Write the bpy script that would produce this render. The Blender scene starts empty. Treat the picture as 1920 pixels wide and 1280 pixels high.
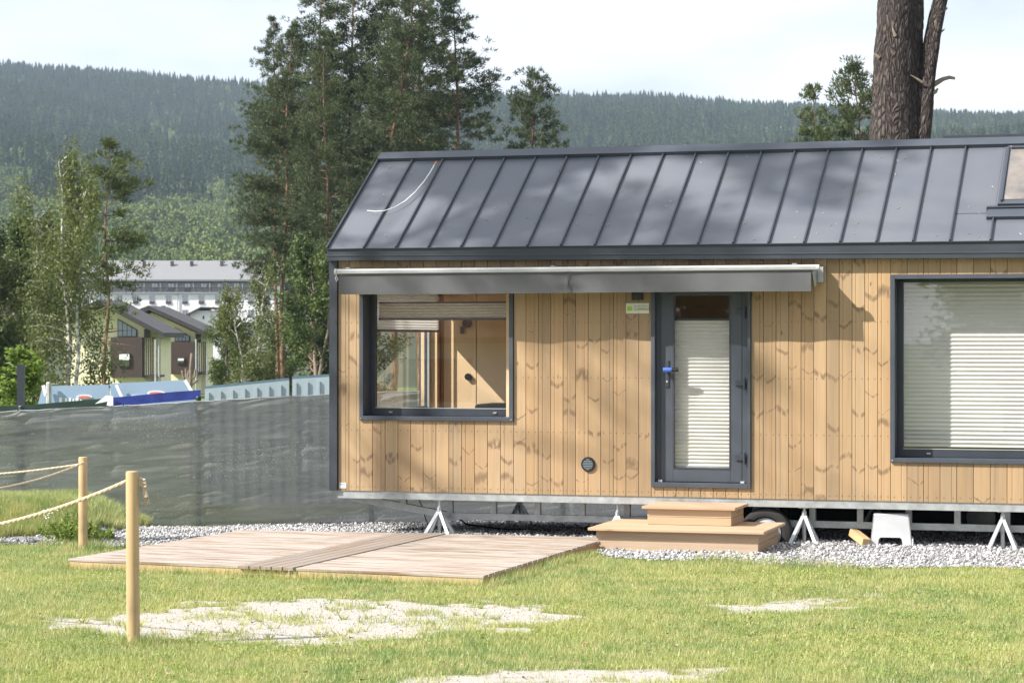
import bpy, bmesh, math, random
import numpy as np
from math import sin, cos, tan, pi, radians, sqrt
from mathutils import Vector, Matrix

# ------------------------------------------------------------------ camera, light, exposure
SC = bpy.context.scene
COL = SC.collection
EYE, F, CX, HY = 2.17, 4350.0, 960.0, 638.0      # eye height (m), focal length and centre in photo pixels

cam_d = bpy.data.cameras.new('camera')
cam = bpy.data.objects.new('camera', cam_d)
COL.objects.link(cam)
cam.location = (0, 0, EYE)
cam.rotation_euler = (radians(90), 0, 0)
cam_d.sensor_width = 36.0
cam_d.lens = F / 1920 * 36.0
cam_d.shift_y = (HY - 640) / 1920.0
cam_d.clip_start = 0.5
cam_d.clip_end = 9000
cam_d.dof.use_dof = True
cam_d.dof.focus_distance = 23.8
cam_d.dof.aperture_fstop = 7.1
SC.camera = cam

TH = math.atan(0.30)                              # the cabin is turned by this much
SV = np.array([cos(TH), -sin(TH)])
NV = np.array([sin(TH), cos(TH)])
SUN_AZ_LOCAL, SUN_EL = radians(55.0), radians(40.5)
_h = -sin(SUN_AZ_LOCAL) * SV - cos(SUN_AZ_LOCAL) * NV
TO_SUN = Vector((_h[0] * cos(SUN_EL), _h[1] * cos(SUN_EL), sin(SUN_EL)))

world = bpy.data.worlds.new('World')
SC.world = world
world.use_nodes = True
wt = world.node_tree
wt.nodes.clear()
w_out = wt.nodes.new('ShaderNodeOutputWorld')
w_bg = wt.nodes.new('ShaderNodeBackground')
w_bg.inputs['Strength'].default_value = 0.098
w_sky = wt.nodes.new('ShaderNodeTexSky')
w_sky.sky_type = 'NISHITA'
w_sky.sun_disc = False
w_sky.sun_elevation = SUN_EL
w_sky.sun_rotation = math.atan2(TO_SUN.x, TO_SUN.y)
w_sky.air_density = 1.0
w_sky.dust_density = 2.0
w_sky.ozone_density = 1.0
w_tc = wt.nodes.new('ShaderNodeTexCoord')
w_map = wt.nodes.new('ShaderNodeMapping')
w_map.inputs['Scale'].default_value = (1.0, 1.0, 3.2)
w_map.inputs['Location'].default_value = (0.35, 0.0, 0.16)
w_no = wt.nodes.new('ShaderNodeTexNoise')
w_no.inputs['Scale'].default_value = 3.6
w_no.inputs['Detail'].default_value = 7
w_no.inputs['Roughness'].default_value = 0.5
w_rp = wt.nodes.new('ShaderNodeMapRange')
w_rp.inputs['From Min'].default_value = 0.42
w_rp.inputs['From Max'].default_value = 0.62
w_rp.inputs['To Min'].default_value = 0.0
w_rp.inputs['To Max'].default_value = 0.95
w_mx = wt.nodes.new('ShaderNodeMix')
w_mx.data_type = 'RGBA'
w_mx.inputs[7].default_value = (6.6, 6.6, 6.7, 1)     # white cloud
w_hz = wt.nodes.new('ShaderNodeMix')
w_hz.data_type = 'RGBA'
w_hz.inputs[0].default_value = 0.78
w_hz.inputs[7].default_value = (4.25, 4.5, 4.95, 1)   # thin high haze
wt.links.new(w_tc.outputs['Generated'], w_map.inputs['Vector'])
wt.links.new(w_map.outputs[0], w_no.inputs['Vector'])
wt.links.new(w_no.outputs['Fac'], w_rp.inputs['Value'])
wt.links.new(w_rp.outputs[0], w_mx.inputs[0])
wt.links.new(w_sky.outputs[0], w_hz.inputs[6])
wt.links.new(w_hz.outputs[2], w_mx.inputs[6])
wt.links.new(w_mx.outputs[2], w_bg.inputs['Color'])
wt.links.new(w_bg.outputs[0], w_out.inputs['Surface'])

sun_d = bpy.data.lights.new('sun', 'SUN')
sun_d.energy = 4.9
sun_d.angle = radians(0.53)
sun_d.color = (1.0, 0.94, 0.85)
sun = bpy.data.objects.new('sun', sun_d)
COL.objects.link(sun)
sun.rotation_euler = TO_SUN.to_track_quat('Z', 'Y').to_euler()
sun.location = (-20, -10, 30)

SC.view_settings.view_transform = 'Standard'
SC.view_settings.look = 'None'
SC.view_settings.exposure = 1.13
SC.view_settings.gamma = 1.0
SC.view_settings.use_curve_mapping = False
SC.cycles.max_bounces = 6
SC.cycles.transparent_max_bounces = 12
SC.cycles.volume_bounces = 0

# ------------------------------------------------------------------ helpers
rng = np.random.default_rng(11)
random.seed(5)

def P(px, py, Y):
    return Vector(((px - CX) / F * Y, Y, EYE - (py - HY) / F * Y))

def G(px, py, z=0.05):
    Y = (EYE - z) * F / (py - HY)
    return np.array([(px - CX) / F * Y, Y])

OX = (622 - CX) / F * (25 / (1 + .3 * (622 - CX) / F))
OY = 25 / (1 + .3 * (622 - CX) / F)

def L(s, n, z=0.0):
    return Vector((OX + s * SV[0] + n * NV[0], OY + s * SV[1] + n * NV[1], z))

def W(px, py=HY, n=0.0):
    u = (px - CX) / F
    s = (u * (OY + n * NV[1]) - OX - n * NV[0]) / (SV[0] - u * SV[1])
    Y = OY + s * SV[1] + n * NV[1]
    return s, EYE - (py - HY) / F * Y

def tag(o, label=None, cat=None, group=None, kind=None):
    if label: o['label'] = label
    if cat: o['category'] = cat
    if group: o['group'] = group
    if kind: o['kind'] = kind
    return o

def empty(name, loc=(0, 0, 0), rz=0.0, label=None, cat=None, group=None):
    o = bpy.data.objects.new(name, None)
    o.empty_display_size = 0.2
    COL.objects.link(o)
    o.location = loc
    o.rotation_euler = (0, 0, rz)
    return tag(o, label, cat, group)

def link(name, me, mat=None, parent=None, loc=None, rot=None, smooth=False):
    if mat is not None:
        if not me.materials:
            for m in (mat if isinstance(mat, (list, tuple)) else [mat]):
                me.materials.append(m)
    if smooth:
        me.polygons.foreach_set('use_smooth', [True] * len(me.polygons))
    o = bpy.data.objects.new(name, me)
    COL.objects.link(o)
    if parent is not None: o.parent = parent
    if loc is not None: o.location = loc
    if rot is not None: o.rotation_euler = rot
    return o

class MB:
    """collects shapes for one mesh"""
    def __init__(s): s.v, s.f, s.m = [], [], []
    def add(s, vs, fs, mi=0):
        b = len(s.v)
        s.v += [tuple(v) for v in vs]
        s.f += [tuple(b + i for i in f) for f in fs]
        s.m += [mi] * len(fs)
        return s
    def box(s, x0, x1, y0, y1, z0, z1, mi=0):
        vs = [(x, y, z) for z in (z0, z1) for y in (y0, y1) for x in (x0, x1)]
        return s.add(vs, [(0, 2, 3, 1), (4, 5, 7, 6), (0, 1, 5, 4), (2, 6, 7, 3), (0, 4, 6, 2), (1, 3, 7, 5)], mi)
    def prism(s, poly, a, b, axis='x', mi=0):
        """poly in the plane normal to axis, extruded from a to b"""
        n = len(poly)
        def mk(p, t):
            if axis == 'x': return (t, p[0], p[1])
            if axis == 'y': return (p[0], t, p[1])
            return (p[0], p[1], t)
        vs = [mk(p, a) for p in poly] + [mk(p, b) for p in poly]
        fs = [tuple(range(n))[::-1], tuple(range(n, 2 * n))]
        fs += [(i, (i + 1) % n, n + (i + 1) % n, n + i) for i in range(n)]
        return s.add(vs, fs, mi)
    def tube(s, pts, rad, k=8, mi=0, cap=True):
        pts = [Vector(p) for p in pts]
        if not hasattr(rad, '__len__'): rad = [rad] * len(pts)
        vs, fs = [], []
        up = Vector((0.13, 0.21, 1)).normalized()
        for i, p in enumerate(pts):
            d = (pts[min(i + 1, len(pts) - 1)] - pts[max(i - 1, 0)])
            d = d.normalized() if d.length > 1e-9 else Vector((0, 0, 1))
            if abs(d.dot(up)) > .93:
                a = d.cross(Vector((1, 0.1, 0))).normalized()
            else:
                a = d.cross(up).normalized()
            c = d.cross(a)
            for j in range(k):
                t = 2 * pi * j / k
                vs.append(p + (a * cos(t) + c * sin(t)) * rad[i])
        for i in range(len(pts) - 1):
            for j in range(k):
                fs.append((i * k + j, i * k + (j + 1) % k, (i + 1) * k + (j + 1) % k, (i + 1) * k + j))
        if cap:
            fs.append(tuple(range(k))[::-1])
            fs.append(tuple((len(pts) - 1) * k + j for j in range(k)))
        return s.add(vs, fs, mi)
    def bar(s, a, b, w, h=None, mi=0):
        """square bar between two points"""
        h = h or w
        a, b = Vector(a), Vector(b)
        d = (b - a).normalized()
        x = d.cross(Vector((0, 1, 0)))
        x = x.normalized() if x.length > 1e-4 else Vector((1, 0, 0))
        y = d.cross(x)
        vs = []
        for p in (a, b):
            for sx, sy in ((-1, -1), (1, -1), (1, 1), (-1, 1)):
                vs.append(p + x * sx * w / 2 + y * sy * h / 2)
        return s.add(vs, [(3, 2, 1, 0), (4, 5, 6, 7), (0, 1, 5, 4), (1, 2, 6, 5), (2, 3, 7, 6), (3, 0, 4, 7)], mi)
    def mesh(s, name):
        me = bpy.data.meshes.new(name)
        me.from_pydata(s.v, [], s.f)
        if any(s.m): me.polygons.foreach_set('material_index', s.m)
        bm = bmesh.new(); bm.from_mesh(me)
        bmesh.ops.recalc_face_normals(bm, faces=bm.faces)
        bm.to_mesh(me); bm.free()
        return me
    def build(s, name, mat=None, parent=None, smooth=False, loc=None, rot=None, bevel=0):
        o = link(name, s.mesh(name), mat, parent, loc, rot)
        if smooth:
            o.data.polygons.foreach_set('use_smooth', [True] * len(o.data.polygons))
            o.data.set_sharp_from_angle(angle=radians(40))
        if bevel:
            m = o.modifiers.new('bevel', 'BEVEL'); m.width = bevel; m.segments = 2; m.limit_method = 'ANGLE'
        return o

def box_obj(name, x0, x1, y0, y1, z0, z1, mat, parent=None, bevel=0):
    return MB().box(x0, x1, y0, y1, z0, z1).build(name, mat, parent, bevel=bevel)

def np_mesh(name, V, Fc):
    """V (n,3), Fc (m,k) with constant k"""
    V = np.ascontiguousarray(V, dtype=np.float32); Fc = np.ascontiguousarray(Fc, dtype=np.int32)
    me = bpy.data.meshes.new(name)
    k = Fc.shape[1]
    me.vertices.add(len(V)); me.vertices.foreach_set('co', V.ravel())
    me.loops.add(Fc.size); me.loops.foreach_set('vertex_index', Fc.ravel())
    me.polygons.add(len(Fc))
    me.polygons.foreach_set('loop_start', np.arange(0, Fc.size, k, dtype=np.int32))
    me.polygons.foreach_set('loop_total', np.full(len(Fc), k, dtype=np.int32))
    me.update(calc_edges=True)
    return me

def grid_mesh(name, xs, ys, zf):
    X, Y = np.meshgrid(xs, ys)
    Z = zf(X, Y)
    V = np.stack([X.ravel(), Y.ravel(), Z.ravel()], 1)
    nx, ny = len(xs), len(ys)
    i = np.arange(nx - 1)[None, :] + np.arange(ny - 1)[:, None] * nx
    i = i.ravel()
    Fq = np.stack([i, i + 1, i + nx + 1, i + nx], 1)
    return np_mesh(name, V, Fq)

def vnoise(x, y, seed=0):
    """lattice value noise in 0..1"""
    x = np.asarray(x, float); y = np.asarray(y, float)
    xi = np.floor(x).astype(np.int64); yi = np.floor(y).astype(np.int64)
    fx = x - xi; fy = y - yi
    fx = fx * fx * (3 - 2 * fx); fy = fy * fy * (3 - 2 * fy)
    def h(a, b):
        v = (a * 374761393 + b * 668265263 + seed * 974634777) & 0x7fffffff
        v = (v ^ (v >> 13)) * 1274126177 & 0x7fffffff
        return ((v ^ (v >> 16)) & 0xffff) / 65535.0
    return (h(xi, yi) * (1 - fx) * (1 - fy) + h(xi + 1, yi) * fx * (1 - fy)
            + h(xi, yi + 1) * (1 - fx) * fy + h(xi + 1, yi + 1) * fx * fy)

def fbm(x, y, seed=0, o=4):
    r = 0; a = .5; s = 1
    for k in range(o):
        r = r + a * vnoise(x * s, y * s, seed + k * 17); a *= .5; s *= 2.03
    return r / (1 - .5 ** o)

def poly_sd(x, y, poly):
    """signed distance, negative inside"""
    x = np.asarray(x, float); y = np.asarray(y, float)
    p = np.asarray(poly, float)
    d2 = np.full(x.shape, 1e12); ins = np.zeros(x.shape, bool)
    for i in range(len(p)):
        a = p[i]; b = p[(i + 1) % len(p)]
        e = b - a
        t = np.clip(((x - a[0]) * e[0] + (y - a[1]) * e[1]) / (e @ e), 0, 1)
        d2 = np.minimum(d2, (x - a[0] - t * e[0]) ** 2 + (y - a[1] - t * e[1]) ** 2)
        c = (a[1] > y) != (b[1] > y)
        with np.errstate(divide='ignore', invalid='ignore'):
            xc = (b[0] - a[0]) * (y - a[1]) / (b[1] - a[1] if b[1] != a[1] else 1e-9) + a[0]
        ins ^= c & (x < xc)
    d = np.sqrt(d2)
    return np.where(ins, -d, d)

# ------------------------------------------------------------------ materials
class NT:
    def __init__(s, name):
        s.mat = bpy.data.materials.new(name); s.mat.use_nodes = True
        s.t = s.mat.node_tree; s.t.nodes.clear()
        s.out = s.t.nodes.new('ShaderNodeOutputMaterial')
    def n(s, typ, props=None, **inp):
        nd = s.t.nodes.new('ShaderNode' + typ)
        for k, v in (props or {}).items(): setattr(nd, k, v)
        for k, v in inp.items():
            key = int(k[1:]) if k[0] == 'i' and k[1:].isdigit() else k.replace('_', ' ')
            s.put(nd.inputs[key], v)
        return nd
    def put(s, sock, v):
        if hasattr(v, 'links') or isinstance(v, bpy.types.NodeSocket): s.t.links.new(v, sock)
        elif isinstance(v, bpy.types.Node): s.t.links.new(v.outputs[0], sock)
        elif isinstance(v, (tuple, list)) and sock.type == 'RGBA' and len(v) == 3: sock.default_value = (*v, 1)
        else: sock.default_value = v
    def math(s, op, a, b=0.0, c=None, clamp=False):
        nd = s.t.nodes.new('ShaderNodeMath'); nd.operation = op; nd.use_clamp = clamp
        s.put(nd.inputs[0], a); s.put(nd.inputs[1], b)
        if c is not None: s.put(nd.inputs[2], c)
        return nd.outputs[0]
    def noise(s, vec, scale, detail=3, rough=.5, dist=0.0):
        nd = s.n('TexNoise', Scale=scale, Detail=detail, Roughness=rough, Distortion=dist)
        if vec is not None: s.put(nd.inputs['Vector'], vec)
        return nd.outputs['Fac']
    def vmul(s, vec, sc, add=(0, 0, 0)):
        nd = s.n('Mapping'); s.put(nd.inputs['Vector'], vec)
        nd.inputs['Scale'].default_value = sc; nd.inputs['Location'].default_value = add
        return nd.outputs[0]
    def vadd(s, a, b):
        nd = s.t.nodes.new('ShaderNodeVectorMath'); nd.operation = 'ADD'
        s.put(nd.inputs[0], a); s.put(nd.inputs[1], b); return nd.outputs[0]
    def rng(s, v, a, b, c=0.0, d=1.0):
        nd = s.n('MapRange'); s.put(nd.inputs['Value'], v)
        for k, x in zip(('From Min', 'From Max', 'To Min', 'To Max'), (a, b, c, d)): nd.inputs[k].default_value = x
        return nd.outputs[0]
    def mix(s, f, a, b, blend='MIX'):
        nd = s.t.nodes.new('ShaderNodeMix'); nd.data_type = 'RGBA'; nd.blend_type = blend
        s.put(nd.inputs[0], f); s.put(nd.inputs[6], a); s.put(nd.inputs[7], b); return nd.outputs[2]
    def ramp(s, f, stops):
        nd = s.t.nodes.new('ShaderNodeValToRGB'); s.put(nd.inputs[0], f)
        e = nd.color_ramp.elements
        while len(e) < len(stops): e.new(.5)
        for el, (p, c) in zip(e, stops): el.position = p; el.color = (*c, 1)
        return nd.outputs[0]
    def bump(s, h, strength=.3, dist=.01):
        nd = s.n('Bump', Strength=strength, Distance=dist); s.put(nd.inputs['Height'], h); return nd.outputs[0]
    def pbsdf(s, color, rough=.6, metal=0.0, spec=.5, normal=None, **kw):
        nd = s.n('BsdfPrincipled')
        s.put(nd.inputs['Base Color'], color); s.put(nd.inputs['Roughness'], rough)
        s.put(nd.inputs['Metallic'], metal); s.put(nd.inputs['Specular IOR Level'], spec)
        if normal is not None: s.put(nd.inputs['Normal'], normal)
        for k, v in kw.items(): s.put(nd.inputs[k.replace('_', ' ')], v)
        return nd
    def done(s, surf):
        s.put(s.out.inputs['Surface'], surf); return s.mat
    @property
    def obj(s): return s.n('TexCoord').outputs['Object']
    @property
    def pos(s): return s.n('NewGeometry').outputs['Position']
    @property
    def rand(s): return s.n('ObjectInfo').outputs['Random']
    @property
    def isl(s): return s.n('NewGeometry').outputs['Random Per Island']

def simple(name, col, rough=.6, metal=0.0, var=.12, scale=8.0, bump=0.0, spec=.5):
    t = NT(name)
    no = t.noise(t.obj, scale, 4, .6)
    lo = tuple(c * (1 - var) for c in col); hi = tuple(min(1, c * (1 + var)) for c in col)
    c = t.mix(t.rng(no, .3, .7), lo, hi)
    r = t.rng(no, .2, .8, max(.02, rough - .08), min(1, rough + .08))
    nm = t.bump(t.noise(t.obj, scale * 6, 3), bump, .005) if bump else None
    return t.done(t.pbsdf(c, r, metal, spec, nm))

def wood(name, base, dark, knots=0.6, grain_axis='z', vmark=True, weather=None, rough=.62, sc=1.0, objvar=.16, crack=False):
    """planed softwood: grain along the piece, knot marks across it, every piece its own tone"""
    t = NT(name)
    off = t.n('CombineXYZ'); r = t.rand
    t.put(off.inputs[0], t.math('MULTIPLY', r, 13.7)); t.put(off.inputs[1], t.math('MULTIPLY', r, 31.3)); t.put(off.inputs[2], t.math('MULTIPLY', r, 57.1))
    v = t.vadd(t.obj, off.outputs[0])
    s3 = {'z': (34 * sc, 34 * sc, 1.3), 'x': (1.3, 34 * sc, 34 * sc), 'y': (34 * sc, 1.3, 34 * sc)}[grain_axis]
    g1 = t.noise(t.vmul(v, s3), 1.0, 4, .6, .4)
    s4 = {'z': (10, 10, .35), 'x': (.35, 10, 10), 'y': (10, .35, 10)}[grain_axis]
    g2 = t.noise(t.vmul(v, s4), 1.0, 2, .5)
    c = t.mix(t.rng(g1, .3, .72), tuple(x * 1.06 for x in base), tuple(x * .80 for x in base))
    c = t.mix(t.rng(g2, .35, .65, 0, .5), c, tuple(min(1, x * y) for x, y in zip(base, (1.12, 1.04, .88))))
    # tone per piece
    r2 = t.math('FRACT', t.math('MULTIPLY', r, 7.31))
    c = t.mix(t.math('MULTIPLY', r2, 1.0), t.mix(1.0, c, (1 - objvar,) * 3, 'MULTIPLY'), c)
    r3 = t.math('FRACT', t.math('MULTIPLY', r, 17.7))
    c = t.mix(t.math('MULTIPLY', r3, .45), c, t.mix(1.0, c, (1.0, .86, .72), 'MULTIPLY'))
    sep = t.n('SeparateXYZ'); t.put(sep.inputs[0], t.obj)
    if vmark:
        ax, az = sep.outputs[0], sep.outputs[2]
        wob = t.math('MULTIPLY', t.math('SUBTRACT', t.noise(t.vmul(v, (14, 14, 5)), 1.0, 2), .5), .05)
        # the dip of the mark wanders across the board
        vcell = t.n('TexVoronoi', {'voronoi_dimensions': '1D'}, Scale=1.0, Randomness=1.0)
        for rep in range(2):
            cen = t.math('MULTIPLY', t.math('SUBTRACT', t.math('FRACT', t.math('MULTIPLY', r, 91.7 + 40 * rep)), .5), .06)
            dx = t.math('ABSOLUTE', t.math('SUBTRACT', ax, cen))
            amp = -.75 if rep == 0 else .45
            zz = t.math('ADD', t.math('ADD', az, t.math('MULTIPLY', dx, amp)), wob)
            w = t.math('ADD', t.math('MULTIPLY', zz, 1.75 if rep == 0 else .8), t.math('MULTIPLY', r, 771.3 + 100 * rep))
            vor = t.n('TexVoronoi', {'voronoi_dimensions': '1D'}, Scale=1.0, Randomness=1.0, W=w)
            csep = t.n('SeparateColor', Color=vor.outputs['Color'])
            th = t.math('MULTIPLY_ADD', csep.outputs[1], .050, .012)
            m = t.math('SUBTRACT', 1.0, t.math('DIVIDE', vor.outputs['Distance'], th), clamp=True)
            m = t.math('POWER', m, .6)
            gate = t.math('GREATER_THAN', csep.outputs[0], 1 - knots * (1 if rep == 0 else .6))
            fade = t.rng(t.noise(t.vmul(v, (26, 26, 9)), 1.0, 2), .34, .52)
            m = t.math('MULTIPLY', t.math('MULTIPLY', m, gate), fade)
            c = t.mix(t.math('MULTIPLY', m, .85), c, dark)
            if rep == 0:
                kn = t.n('TexVoronoi', Scale=1.0, Vector=t.vmul(v, (9, 9, 3.6)))
                kc = t.n('SeparateColor', Color=kn.outputs['Color'])
                km = t.math('MULTIPLY', t.rng(kn.outputs['Distance'], .05, .12, 1, 0), t.math('GREATER_THAN', kc.outputs[0], .72))
                c = t.mix(t.math('MULTIPLY', km, .8), c, dark)
            # pale flare above the mark
            m2 = t.math('SUBTRACT', 1.0, t.math('DIVIDE', vor.outputs['Distance'], .06), clamp=True)
            c = t.mix(t.math('MULTIPLY', t.math('MULTIPLY', m2, gate), .22), c, tuple(min(1, x * 1.12) for x in base))
    else:
        kv = {'z': (9, 9, 2.2), 'x': (2.2, 9, 9), 'y': (9, 2.2, 9)}[grain_axis]
        vor = t.n('TexVoronoi', Scale=1.0, Vector=t.vmul(v, kv))
        m = t.rng(vor.outputs['Distance'], .05, .16, 1, 0)
        csep = t.n('SeparateColor', Color=vor.outputs['Color'])
        gate = t.math('GREATER_THAN', csep.outputs[0], 1 - knots)
        c = t.mix(t.math('MULTIPLY', t.math('MULTIPLY', m, gate), .8), c, dark)
    if crack:
        ck = t.noise(t.vmul(v, (45, 45, .9)), 1.0, 3, .6)
        c = t.mix(t.rng(ck, .63, .68, 0, .75), c, dark)
        st = t.noise(t.vmul(v, (6, 6, 3)), 1.0, 4, .6)
        c = t.mix(t.rng(st, .46, .7, 0, .75), c, (.26, .20, .13))
    if weather:
        wn = t.noise(t.vmul(v, {'z': (16, 16, 1.2), 'x': (1.2, 16, 16), 'y': (16, 1.2, 16)}[grain_axis]), 1.0, 4, .65)
        c = t.mix(t.rng(wn, .38, .56, .0, .95), c, weather)
    return t.done(t.pbsdf(c, rough, spec=.35, normal=t.bump(g1, .25, .004)))

def leaf_mat(name, c1, c2, c3, trans=.35, scale=.35, rough=.55):
    t = NT(name)
    big = t.noise(t.pos, scale, 2, .5)
    c = t.mix(t.rng(big, .35, .65), c1, c2)
    c = t.mix(t.math('MULTIPLY', t.isl, .6), c, c3)
    c = t.mix(t.math('MULTIPLY', t.rand, .3), c, t.mix(1.0, c, (.8, .8, .7), 'MULTIPLY'))
    a = t.pbsdf(c, rough, spec=.3)
    b = t.n('BsdfTranslucent', Color=c)
    mx = t.n('MixShader', i0=trans); t.put(mx.inputs[1], a.outputs[0]); t.put(mx.inputs[2], b.outputs[0])
    return t.done(mx)

def glass_mat(name, tint=(.96, .97, .965), refl=1.0):
    t = NT(name)
    ge = t.n('NewGeometry')
    dt = t.t.nodes.new('ShaderNodeVectorMath'); dt.operation = 'DOT_PRODUCT'
    t.put(dt.inputs[0], ge.outputs['Incoming']); t.put(dt.inputs[1], ge.outputs['Normal'])
    cs = t.math('ABSOLUTE', dt.outputs['Value'])
    f = t.math('MULTIPLY_ADD', t.math('POWER', t.math('SUBTRACT', 1.0, cs), 5.0), .90, .10 * refl, clamp=True)
    tr = t.n('BsdfTransparent', Color=tint)
    gl = t.n('BsdfGlossy', Roughness=.01, Color=(.95, .97, 1.0))
    mx = t.n('MixShader', i0=f); t.put(mx.inputs[1], tr.outputs[0]); t.put(mx.inputs[2], gl.outputs[0])
    return t.done(mx)

M = {}
M['clad'] = wood('spruce_cladding', (.400, .290, .180), (.085, .042, .022), .66, objvar=.24)
M['step'] = wood('larch_step_wood', (.46, .35, .255), (.30, .12, .045), .5, 'x', False, objvar=.12)
M['deck'] = wood('weathered_deck_wood', (.26, .185, .13), (.11, .065, .045), .4, 'x', False, weather=(.385, .345, .315), rough=.75, objvar=.40)
M['deck_fresh'] = wood('deck_end_grain', (.50, .29, .13), (.22, .1, .04), .4, 'x', False)
M['strip'] = wood('grey_strip_wood', (.30, .225, .16), (.13, .09, .06), .3, 'y', False, weather=(.25, .22, .20), rough=.7, objvar=.3)
M['joist'] = wood('pale_joist_wood', (.55, .42, .25), (.32, .2, .1), .7, 'x', False)
M['post'] = wood('round_post_wood', (.52, .39, .235), (.30, .16, .07), .5, 'z', False, objvar=.1, sc=.8, crack=True)
M['ply'] = simple('interior_plywood', (.68, .50, .31), .5, var=.1, scale=2.0)
M['anth'] = simple('anthracite_metal', (.038, .045, .060), .38, .0, var=.08, scale=3, spec=.5)
M['anth_lt'] = simple('anthracite_trim', (.055, .066, .086), .42, .0, var=.07, scale=4)
M['dark'] = simple('black_membrane', (.012, .012, .013), .8)
M['galv'] = simple('galvanised_steel', (.42, .44, .45), .42, .45, var=.2, scale=9, bump=.15)
M['galv_br'] = simple('bright_zinc', (.56, .58, .60), .35, .35, var=.1, scale=9)
M['alu'] = simple('brushed_aluminium', (.48, .49, .50), .38, .45, var=.03, scale=3)
M['white_pl'] = simple('white_plastic', (.50, .51, .53), .35, 0, var=.06)
M['black_pl'] = simple('black_plastic', (.015, .016, .018), .35, 0)
M['blue_pl'] = simple('blue_plastic', (.05, .12, .42), .3, 0)
M['rubber'] = simple('tyre_rubber', (.018, .018, .019), .8, 0, bump=.4)
M['cream_pl'] = simple('blind_white', (.72, .74, .72), .7, 0, var=.03)
M['glass'] = glass_mat('window_glass')
M['glass_d'] = glass_mat('far_window_glass', (.25, .3, .33), 2.2)
M['white_wall'] = simple('white_render', (.78, .79, .80), .8, 0, var=.04, scale=.5)
M['yellow_wall'] = simple('pale_yellow_render', (.82, .78, .54), .85, 0, var=.05, scale=.8)
M['brown_pan'] = simple('brown_panel', (.052, .033, .029), .6, 0, var=.15, scale=1.5)
M['roof_br'] = simple('dark_brown_roof', (.038, .034, .036), .6, 0, var=.15, scale=1.5)
M['rope'] = simple('natural_rope', (.56, .46, .34), .9, 0, var=.2, scale=60, bump=.6)
M['green_post'] = simple('green_fence_post', (.015, .04, .035), .5, 0)
M['letter'] = simple('dark_lettering', (.05, .05, .05), .6, 0)
M['letter_g'] = simple('grey_lettering', (.36, .38, .34), .6, 0)
M['logo_g'] = simple('green_logo', (.32, .55, .06), .6, 0)
M['sign'] = simple('sign_plate', (.62, .66, .55), .45, 0, var=.03)

def pleat_fabric():
    t = NT('pleated_blind_fabric')
    c = (.80, .79, .77)
    a = t.pbsdf(c, .8, spec=.2); b = t.n('BsdfTranslucent', Color=c)
    mx = t.n('MixShader', i0=.3); t.put(mx.inputs[1], a.outputs[0]); t.put(mx.inputs[2], b.outputs[0])
    return t.done(mx)
M['pleat'] = pleat_fabric()

def roof_mat():
    t = NT('anthracite_roof_sheet')
    no = t.noise(t.obj, 1.1, 3, .5); fi = t.noise(t.obj, 40, 2)
    c = t.mix(t.rng(no, .3, .7), (.080, .091, .117), (.100, .110, .132))
    sp = t.rng(t.noise(t.pos, 9, 2, .4), .79, .82)
    c = t.mix(t.math('MULTIPLY', sp, .8), c, (.5, .5, .48))
    return t.done(t.pbsdf(c, t.rng(no, .3, .7, .42, .55), .0, spec=.8, normal=t.bump(no, .12, .02)))
M['roof'] = roof_mat()

def awning_mat():
    t = NT('awning_fabric')
    no = t.noise(t.obj, 3, 3, .5)
    c = t.mix(no, (.095, .10, .108), (.13, .134, .14))
    w = t.noise(t.vmul(t.obj, (500, 500, 500)), 1, 2)
    a = t.pbsdf(c, .75, spec=.3, normal=t.bump(w, .2, .001)); b = t.n('BsdfTranslucent', Color=c)
    mx = t.n('MixShader', i0=.15); t.put(mx.inputs[1], a.outputs[0]); t.put(mx.inputs[2], b.outputs[0])
    return t.done(mx)
M['awn'] = awning_mat()

def mesh_cloth():
    t = NT('shade_cloth')
    p = t.obj
    n1 = t.noise(t.vmul(p, (1.2, 1, 9)), 1.0, 4, .6)
    sp = t.noise(p, 50, 2, .8)
    c = t.mix(t.rng(n1, .3, .7), (.24, .25, .255), (.35, .36, .36))
    patch = t.rng(t.noise(t.vmul(p, (.5, 1, 1.6), (3, 0, 0)), 1.0, 3), .42, .62)
    glint = t.math('MULTIPLY', t.rng(sp, .58, .70), t.math('MULTIPLY_ADD', patch, .85, .15))
    c = t.mix(glint, c, (.75, .76, .74))  # sparkle of the cloth put into its colour as pale specks
    a = t.pbsdf(c, .8, spec=.2, normal=t.bump(t.noise(t.vmul(p, (.8, 1, 18)), 1.0, 4, .65), .5, .04))
    tl = t.n('BsdfTranslucent', Color=c)
    m0 = t.n('MixShader', i0=.3); t.put(m0.inputs[1], a.outputs[0]); t.put(m0.inputs[2], tl.outputs[0])
    tr = t.n('BsdfTransparent')
    mx = t.n('MixShader', i0=t.rng(n1, .3, .7, .10, .06)); t.put(mx.inputs[1], m0.outputs[0]); t.put(mx.inputs[2], tr.outputs[0])
    return t.done(mx)
M['cloth'] = mesh_cloth()

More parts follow.
